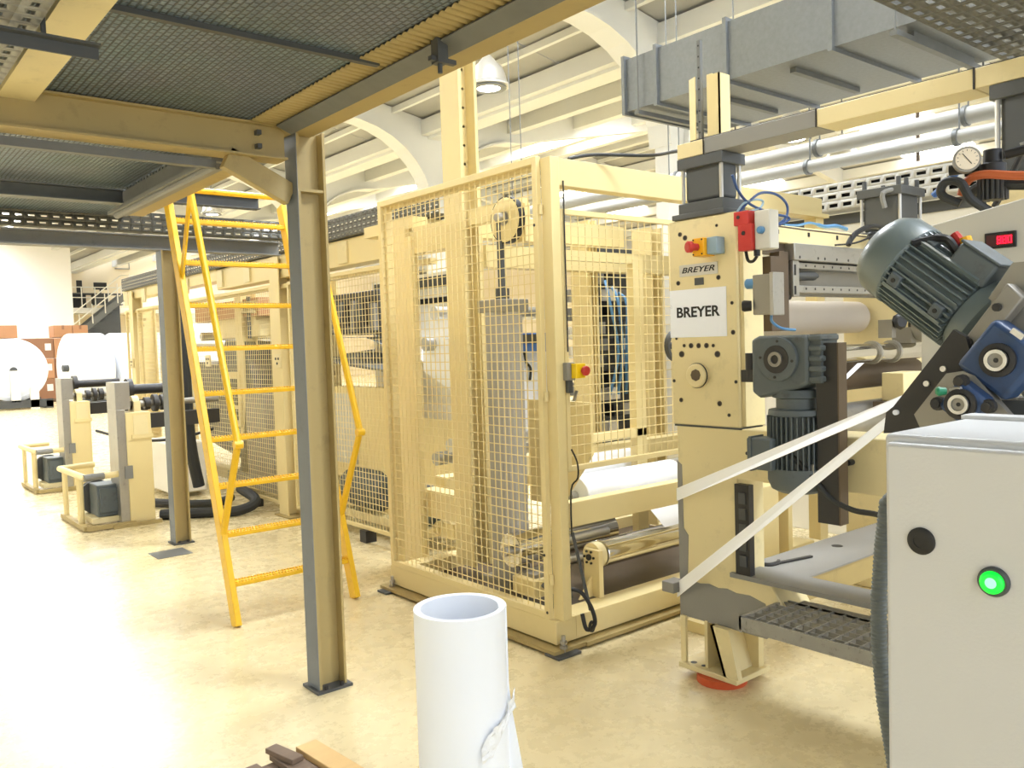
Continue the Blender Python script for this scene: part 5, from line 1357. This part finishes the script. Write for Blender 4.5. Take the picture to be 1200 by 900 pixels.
# plates
pl = obj('black_plate', MB().prism([(0.877, 1.3862), (0.871, 1.431), (0.8551, 1.4439), (0.7696, 1.5523), (0.7338, 1.6), (0.7109, 1.5851), (0.696, 1.5344), (0.7358, 1.4011)], 'x', 1.73, 1.745), 'black_steel', dr)
obj('plate_pin', MB().cyl((1.722, 0.848, 1.432), (1.735, 0.848, 1.432), 0.0055, 14), 'paper', pl)
obj('plate_rivet', MB().cyl((1.724, 0.785, 1.493), (1.73, 0.785, 1.493), 0.006, 10).cyl((1.724, 0.752, 1.523), (1.73, 0.752, 1.523), 0.006, 10), 'bright_steel', pl, kind='stuff')
sp = obj('steel_plate', MB().prism([(0.7983, 1.4319), (0.7348, 1.515), (0.7055, 1.5199), (0.682, 1.5111), (0.6058, 1.4192), (0.6058, 1.3557), (0.7817, 1.3948)], 'x', 1.70, 1.72), 'cast_steel', dr)
obj('clamp_arm', MB().prism([(0.7442, 1.5507), (0.6437, 1.6855), (0.6155, 1.6553), (0.709, 1.5346)], 'x', 1.75, 1.79), 'cast_steel', dr, bev=0.003)
obj('arm_bolts', MB().cyl((1.742, 0.712, 1.575), (1.75, 0.712, 1.575), 0.008, 10).cyl((1.742, 0.66, 1.64), (1.75, 0.66, 1.64), 0.008, 10), 'black_steel', dr, kind='stuff')
obj('carriage', MB().prism([(0.6309, 1.4633), (0.736, 1.6), (0.6519, 1.7262), (0.4731, 1.7262), (0.4206, 1.4107), (0.6098, 1.3897)], 'x', 1.80, 1.86), 'cast_steel', dr)
def gearbox(p, r, w):
    p = Vector(p)
    d1 = Vector((0, 0.78, 0.62))
    d2 = Vector((0, -0.62, 0.78))
    g = obj('gearbox', MB().obox(p + Vector((0.03, 0, 0)), d1, d2, (1, 0, 0), w, w, 0.03), 'blue_paint', dr, bev=0.01)
    obj('bearing_seat', MB().lathe(p, (-1, 0, 0), [(0, r * 1.45), (0.008, r * 1.45), (0.010, r * 1.05), (0.004, r)], 28), 'black_steel', g)
    obj('shaft_ring', MB().ring(p + Vector((-0.008, 0, 0)), (-1, 0, 0), r * 0.62, r * 0.92, 0.008, 24), 'bright_steel', g)
    obj('shaft_end', MB().cyl(p, p + Vector((-0.012, 0, 0)), r * 0.62, 20), 'cast_steel', g)
    obj('shaft_hole', MB().cyl(p + Vector((-0.0115, 0, 0)), p + Vector((-0.0128, 0, 0)), r * 0.2, 12), 'black_plastic', g)
    return g
g1 = gearbox((1.7, 0.6402, 1.5407), 0.022, 0.056)
g2 = gearbox((1.66, 0.6906, 1.4596), 0.02, 0.034)
obj('gearbox_label', MB().obox(Vector((1.685, 0.6018, 1.5884)), (0, 0.78, 0.62), (0, -0.62, 0.78), (1, 0, 0), 0.012, 0.005, 0.004), 'bright_steel', g1)
for p in ((1.675, 0.737, 1.4583), (1.675, 0.6939, 1.5014), (1.675, 0.6461, 1.4564)):
    p = Vector(p)
    obj('flange_ear', MB().lathe(p, (-1, 0, 0), [(0, 0.014), (0.012, 0.013), (0.013, 0.008), (0.02, 0.008)], 12), 'black_steel', g2)
obj('grease_cap', MB().lathe(Vector((1.66, 0.7181, 1.4833)), (-0.5, 0.6, 0), [(0, 0.007), (0.014, 0.009), (0.018, 0.006)], 10), 'green_plastic', g2)
obj('grease_nipple', MB().cyl(Vector((1.66, 0.7095, 1.4862)), Vector((1.655, 0.6885, 1.4894)), 0.004, 8), 'bright_steel', g2)
obj('carriage_stand', MB().box(1.78, 1.9, 0.45, 0.72, 0.0, 1.46), 'dark_grey', dr)

# two white plastic strips from the winder to the tower
def strip(a, b, c, d, label):
    tag(obj('plastic_strip', MB().sheet([a, b, c, d], 0.0015), 'foam_white'), label, 'strip', 'white strips from the tower to the winder')
strip((1.75, 0.838, 1.470), (1.75, 0.868, 1.436), (3.125, 2.60, 0.828), (3.125, 2.60, 0.888), 'upper white plastic strip stretched from the tower edge to the winder plate')
strip((1.73, 0.858, 1.432), (1.73, 0.866, 1.402), (3.125, 2.61, 0.360), (3.125, 2.61, 0.432), 'lower white plastic strip stretched from the tower foot to the winder plate')

# ---- grey control panel with red display, gauge and hoses
pn = thing('display_console', 'pale grey machine console with a small red display behind the tilted motor', 'console', (2.45, 0.7, 1.0))
obj('panel_sheet', MB().prism([(1.105, 1.30), (1.105, 1.885), (0.84, 1.93), (-0.3, 2.10), (-0.3, 1.30)], 'x', 2.40, 2.46), 'panel_grey', pn, bev=0.003)
obj('panel_leg', MB().box(2.42, 2.48, 0.95, 1.05, 0.0, 1.30).box(2.42, 2.48, -0.2, -0.1, 0.0, 1.30), 'grey_paint', pn)
dp = obj('display_frame', MB().box(2.392, 2.40, 0.858, 0.934, 1.808, 1.850), 'black_plastic', pn, bev=0.002)
obj('display_glass', MB().box(2.390, 2.392, 0.864, 0.928, 1.815, 1.843), 'led_dark', dp)
seg = {'2': 'abged', '8': 'abcdefg', '0': 'abcdef'}
def digit(mb, ch, y, z, w, h):
    t_ = 0.0028
    x0_, x1_ = 2.3885, 2.390
    S_ = {'a': (y, y - w, z + h, z + h - t_), 'g': (y, y - w, z + h / 2 + t_ / 2, z + h / 2 - t_ / 2), 'd': (y, y - w, z + t_, z),
          'f': (y, y - t_, z + h, z + h / 2), 'b': (y - w + t_, y - w, z + h, z + h / 2), 'e': (y, y - t_, z + h / 2, z), 'c': (y - w + t_, y - w, z + h / 2, z)}
    for q in seg[ch]:
        a, b, c, d = S_[q]
        mb.box(x0_, x1_, b, a, d, c)
dm = MB()
for k, ch in enumerate('880'):
    digit(dm, ch, 0.902 - k * 0.0125, 1.819, 0.0105, 0.02)
obj('display_digits', dm, 'led_red', dp)
ga = thing('pressure_gauge', 'round pressure gauge on a dark air regulator above the grey panel', 'gauge', (2.528, 1.022, 1.963))  # gauge and hose points scaled about the camera to sit behind the panel
gd = Vector((-0.86, -0.5, 0.05)).normalized()
gc_ = Vector((2.528, 1.031, 2.078))
obj('gauge_case', MB().lathe(gc_, -gd, [(0, 0.030), (0.0, 0.036), (0.006, 0.036), (0.03, 0.034), (0.032, 0.02)], 28), 'cast_steel', ga)
dl = obj('gauge_dial', MB().cyl(gc_ + gd * 0.001, gc_ + gd * 0.0025, 0.030, 28), 'dial', ga)
gu = Vector((0, 0, 1))
gr = gd.cross(gu).normalized()
nd = (gr * 0.6 + gu * 0.8)
obj('gauge_needle', MB().bar(gc_ + gd * 0.004 + nd * 0.020 - nd * 0.0, gc_ + gd * 0.004 - nd * 0.018, 0.0018, 0.001, gd), 'ink', dl)
tk = MB()
for k in range(11):
    q = math.radians(-130 + 26 * k)
    e = gu * math.cos(q) + gr * math.sin(q)
    tk.bar(gc_ + gd * 0.003 + e * 0.022, gc_ + gd * 0.003 + e * 0.027, 0.0012, 0.0006, gd)
obj('gauge_ticks', tk, 'ink', dl, kind='stuff')
obj('regulator_body', MB().lathe((2.594, 0.989, 1.963), (0, 0, 1), [(0, 0.026), (0.05, 0.028), (0.06, 0.034), (0.10, 0.034), (0.105, 0.025), (0.14, 0.024)], 16), 'black_plastic', ga)
rm_ = MB()
for k in range(18):
    q = 2 * math.pi * k / 18
    gx, gy = 2.594 + 0.036 * math.cos(q), 0.989 + 0.036 * math.sin(q)
    rm_.box(gx - 0.003, gx + 0.003, gy - 0.003, gy + 0.003, 1.963, 2.029)
obj('regulator_ribs', rm_, 'dark_grey', ga, kind='stuff')
obj('regulator_port', MB().cyl((2.594, 1.022, 2.062), (2.572, 1.099, 2.062), 0.015, 10), 'black_plastic', ga)
obj('regulator_port', MB().cyl((2.594, 0.956, 2.084), (2.616, 0.879, 2.095), 0.014, 10), 'black_plastic', ga)
obj('silencer', MB().cyl((2.616, 0.923, 2.095), (2.627, 0.879, 2.106), 0.018, 12), 'bright_steel', ga)
tag(obj('orange_hose', MB().tube([(2.561, 1.061, 1.985), (2.55, 1.039, 2.021), (2.539, 0.989, 2.029), (2.539, 0.879, 2.007), (2.539, 0.659, 1.985)], 0.012, 10, 6), 'orange_hose'), 'thick orange hose running right from the gauge', 'hose')
tag(obj('black_hose', MB().tube([(2.528, 1.05, 1.957), (2.517, 1.088, 1.979), (2.517, 1.099, 2.001), (2.517, 1.083, 2.023), (2.517, 1.044, 2.012), (2.517, 1.017, 1.963), (2.572, 0.989, 1.93)], 0.0125, 10, 6), 'rubber'), 'thick black hose looping below the gauge', 'hose')
tag(obj('black_hose', MB().tube([(2.616, 1.055, 1.996), (2.605, 1.011, 2.009), (2.594, 0.879, 1.99), (2.594, 0.659, 1.963)], 0.016, 10, 5), 'rubber'), 'thick black hose running right under the orange hose', 'hose')
tag(obj('blue_hose', MB().tube([(2.66, 1.182, 2.012), (2.638, 1.121, 2.051), (2.621, 1.083, 2.078)], 0.010, 10, 4), 'blue_plastic'), 'short blue hose slanting up to the gauge', 'hose')
tag(obj('black_rod', MB().cyl((2.748, 0.963, 2.117), (2.748, 1.044, 1.963), 0.010, 8), 'black_steel'), 'black rod slanting behind the orange hose', 'rod')
t = thing('lever_wheel', 'dark curved lever with a knob left of the tilted motor', 'lever', (4.2, 2.2, 2.05))
obj('lever_arc', MB().tube([(4.004, 2.2, 2.04), (4.038, 2.2, 2.075), (4.106, 2.2, 2.112), (4.227, 2.2, 2.145), (4.38, 2.22, 2.151)], 0.014, 8, 5), 'black_plastic', t)
obj('lever_knob', MB().lathe((4.25, 2.2, 2.05), (0, 0, 1), [(0, 0.018), (0.03, 0.018), (0.035, 0.03), (0.06, 0.026), (0.07, 0.012)], 12), 'black_plastic', t)
obj('lever_cable', MB().tube([(3.9, 2.21, 2.035), (4.05, 2.19, 2.05), (4.2, 2.18, 2.09), (4.35, 2.2, 2.14)], 0.005, 6, 5), 'black_plastic', t)

# ================================================================== WHITE CABINET
cb = thing('control_cabinet', 'pale grey steel cabinet with a green lamp at the lower right', 'cabinet', (1.2, 0.2, 0))
obj('cabinet_body', MB().box(1.118, 1.385, -0.45, 0.566, 0.10, 1.462), 'cabinet_grey', cb, bev=0.006)
obj('cabinet_door', MB().box(1.10, 1.116, -0.44, 0.556, 0.13, 1.452), 'cabinet_grey', cb, bev=0.005)
obj('cabinet_plinth', MB().box(1.13, 1.37, -0.44, 0.555, 0.0, 0.10), 'dark_grey', cb)
obj('rain_lip', MB().box(1.36, 1.40, -0.45, 0.566, 1.462, 1.468), 'cabinet_grey', cb)
lp = obj('lamp_bezel', MB().lathe((1.10, 0.42, 1.29), (-1, 0, 0), [(0, 0.0185), (0.004, 0.0185), (0.007, 0.0165), (0.007, 0.0148)], 32), 'dark_grey', cb)
obj('green_lens', MB().lathe((1.094, 0.42, 1.29), (-1, 0, 0), [(0, 0.0142), (0.004, 0.0138), (0.006, 0.011)], 28), 'lamp_green', lp, label='glowing green lens')
obj('lens_centre', MB().lathe((1.0885, 0.42, 1.29), (-1, 0, 0), [(0, 0.0075), (0.001, 0.006)], 20), 'lamp_green_core', lp)
obj('blanking_plug', MB().lathe((1.10, 0.508, 1.326), (-1, 0, 0), [(0, 0.0178), (0.003, 0.0178), (0.0045, 0.015), (0.0045, 0.009), (0.0035, 0.009)], 32), 'black_plastic', cb, label='black blanking plug')
# corrugated conduit beside the cabinet
pts = [(1.9, 0.935, 1.225), (1.9, 0.956, 1.202), (1.9, 0.969, 1.1), (1.9, 0.979, 0.976), (1.9, 0.98, 0.853), (1.9, 0.969, 0.733), (1.9, 0.95, 0.616), (1.9, 0.90, 0.3), (1.9, 0.88, 0.02)]
base_pts = [Vector(p) for p in pts]
fine = []
for i in range(len(base_pts) - 1):
    n_ = max(2, int((base_pts[i + 1] - base_pts[i]).length / 0.0025))
    for k in range(n_):
        fine.append(base_pts[i].lerp(base_pts[i + 1], k / n_))
rads = [0.0185 if (k % 4) < 2 else 0.0168 for k in range(len(fine))]
tag(obj('corrugated_conduit', MB().tube(fine, rads, 12), 'conduit_grey'), 'grey corrugated conduit hanging at the left edge of the cabinet', 'conduit')

# ================================================================== FOREGROUND ROLL AND PALLET
rc = Vector((1.388, 1.962, 0))
R_ = 0.131
rl = thing('paper_roll', 'white plastic roll standing upright in the foreground', 'roll', rc)
vs, fs = [], []
turns, n_ = 2.55, 150
def roll_layer(z0, z1):
    outer, inner = [], []
    for k in range(n_ + 1):
        a = 2 * math.pi * turns * k / n_
        r = R_ - 0.0075 * (a / (2 * math.pi))
        outer.append((r, a))
    return outer
# hollow wound body
mb = MB()
th = 0.020
prof_o, prof_i = [], []
N = 72
a0 = math.radians(-44)
for zi, (z, flare) in enumerate(((0.0, 0.075), (0.15, 0.06), (0.3, 0.045), (0.45, 0.022), (0.55, 0.006), (0.62, 0.0), (0.85, 0.0))):
    for k in range(N + 1):
        a = a0 + 2 * math.pi * k / N
        f = max(0.0, 1 - k / 14.0)
        r = R_ - 0.004 * (k / N) + 0.004 + flare * f * f
        prof_o.append((rc.x + r * math.cos(a), rc.y + r * math.sin(a), z))
nz = 7
inner = []
for z in (0.0, 0.85):
    for k in range(N + 1):
        a = a0 + 2 * math.pi * k / N
        r = R_ - th + 0.004 * (k / N)
        inner.append((rc.x + r * math.cos(a), rc.y + r * math.sin(a), z))
vs = prof_o + inner
M1 = N + 1
for zi in range(nz - 1):
    for k in range(N):
        fs.append((zi * M1 + k, zi * M1 + k + 1, (zi + 1) * M1 + k + 1, (zi + 1) * M1 + k))
o1 = nz * M1
for k in range(N):
    fs.append((o1 + k, o1 + M1 + k, o1 + M1 + k + 1, o1 + k + 1))
    fs.append(((nz - 1) * M1 + k, (nz - 1) * M1 + k + 1, o1 + M1 + k + 1, o1 + M1 + k))
fs.append((0, M1, 2 * M1, 3 * M1, 4 * M1, 5 * M1, 6 * M1, o1 + M1, o1))
fs.append(tuple(reversed((N, M1 + N, 2 * M1 + N, 3 * M1 + N, 4 * M1 + N, 5 * M1 + N, 6 * M1 + N, o1 + M1 + N, o1 + N))))
mb.add(vs, fs)
obj('wound_sheet', mb, 'foam_white', rl)
ln_ = MB()
for rr in (R_ - 0.007, R_ - 0.013):
    ln_.ring((rc.x, rc.y, 0.8495), (0, 0, 1), rr, rr + 0.0012, 0.0014, 60)
obj('winding_edges', ln_, 'paper', rl, kind='stuff')
# crumpled clear tape holding the loose edge
tm = MB()
rnd = random.Random(3)
nx, nzz = 14, 7
grid = []
for j in range(nzz + 1):
    for i in range(nx + 1):
        u, w = i / nx, j / nzz
        a = math.radians(-106 + 62 * u)
        z = 0.475 + 0.11 * u + (w - 0.5) * (0.05 + 0.02 * math.sin(7 * u)) + rnd.uniform(-0.004, 0.004)
        r = R_ + 0.0065 + rnd.uniform(0.0, 0.008) + (0.010 * max(0, u - 0.75) * 4)
        grid.append((rc.x + r * math.cos(a), rc.y + r * math.sin(a), z))
for j in range(nzz):
    for i in range(nx):
        q = j * (nx + 1) + i
        tm.add([], [])
        tm.f.append((q, q + 1, q + nx + 2, q + nx + 1))
tm.v = grid
obj('crumpled_tape', tm, 'tape', rl)

t = thing('wooden_pallet', 'corner of a wooden pallet at the bottom edge of the picture', 'pallet', (1.25, 2.9, 0))

def plank(nm, x0, y0, x1, y1, w, z0, z1, m):
    return obj(nm, MB().bar((x0, y0, (z0 + z1) / 2), (x1, y1, (z0 + z1) / 2), w, z1 - z0), m, t, bev=0.003)
plank('new_board', 1.335, 2.915, 1.385, 2.30, 0.085, 0.108, 0.132, 'wood_new')
plank('old_board', 1.235, 2.935, 1.285, 2.30, 0.075, 0.105, 0.126, 'wood_old')
plank('old_board', 1.09, 2.90, 1.14, 2.28, 0.10, 0.105, 0.126, 'wood_old')
plank('bearer', 0.55, 2.82, 1.375, 2.885, 0.08, 0.02, 0.105, 'wood_old')
plank('bearer', 0.6, 2.36, 1.41, 2.42, 0.08, 0.02, 0.105, 'wood_old')
plank('bottom_board', 0.55, 2.80, 1.37, 2.865, 0.09, 0.0, 0.02, 'wood_old')
plank('splintered_end', 1.215, 2.955, 1.25, 2.80, 0.05, 0.126, 0.146, 'wood_old')
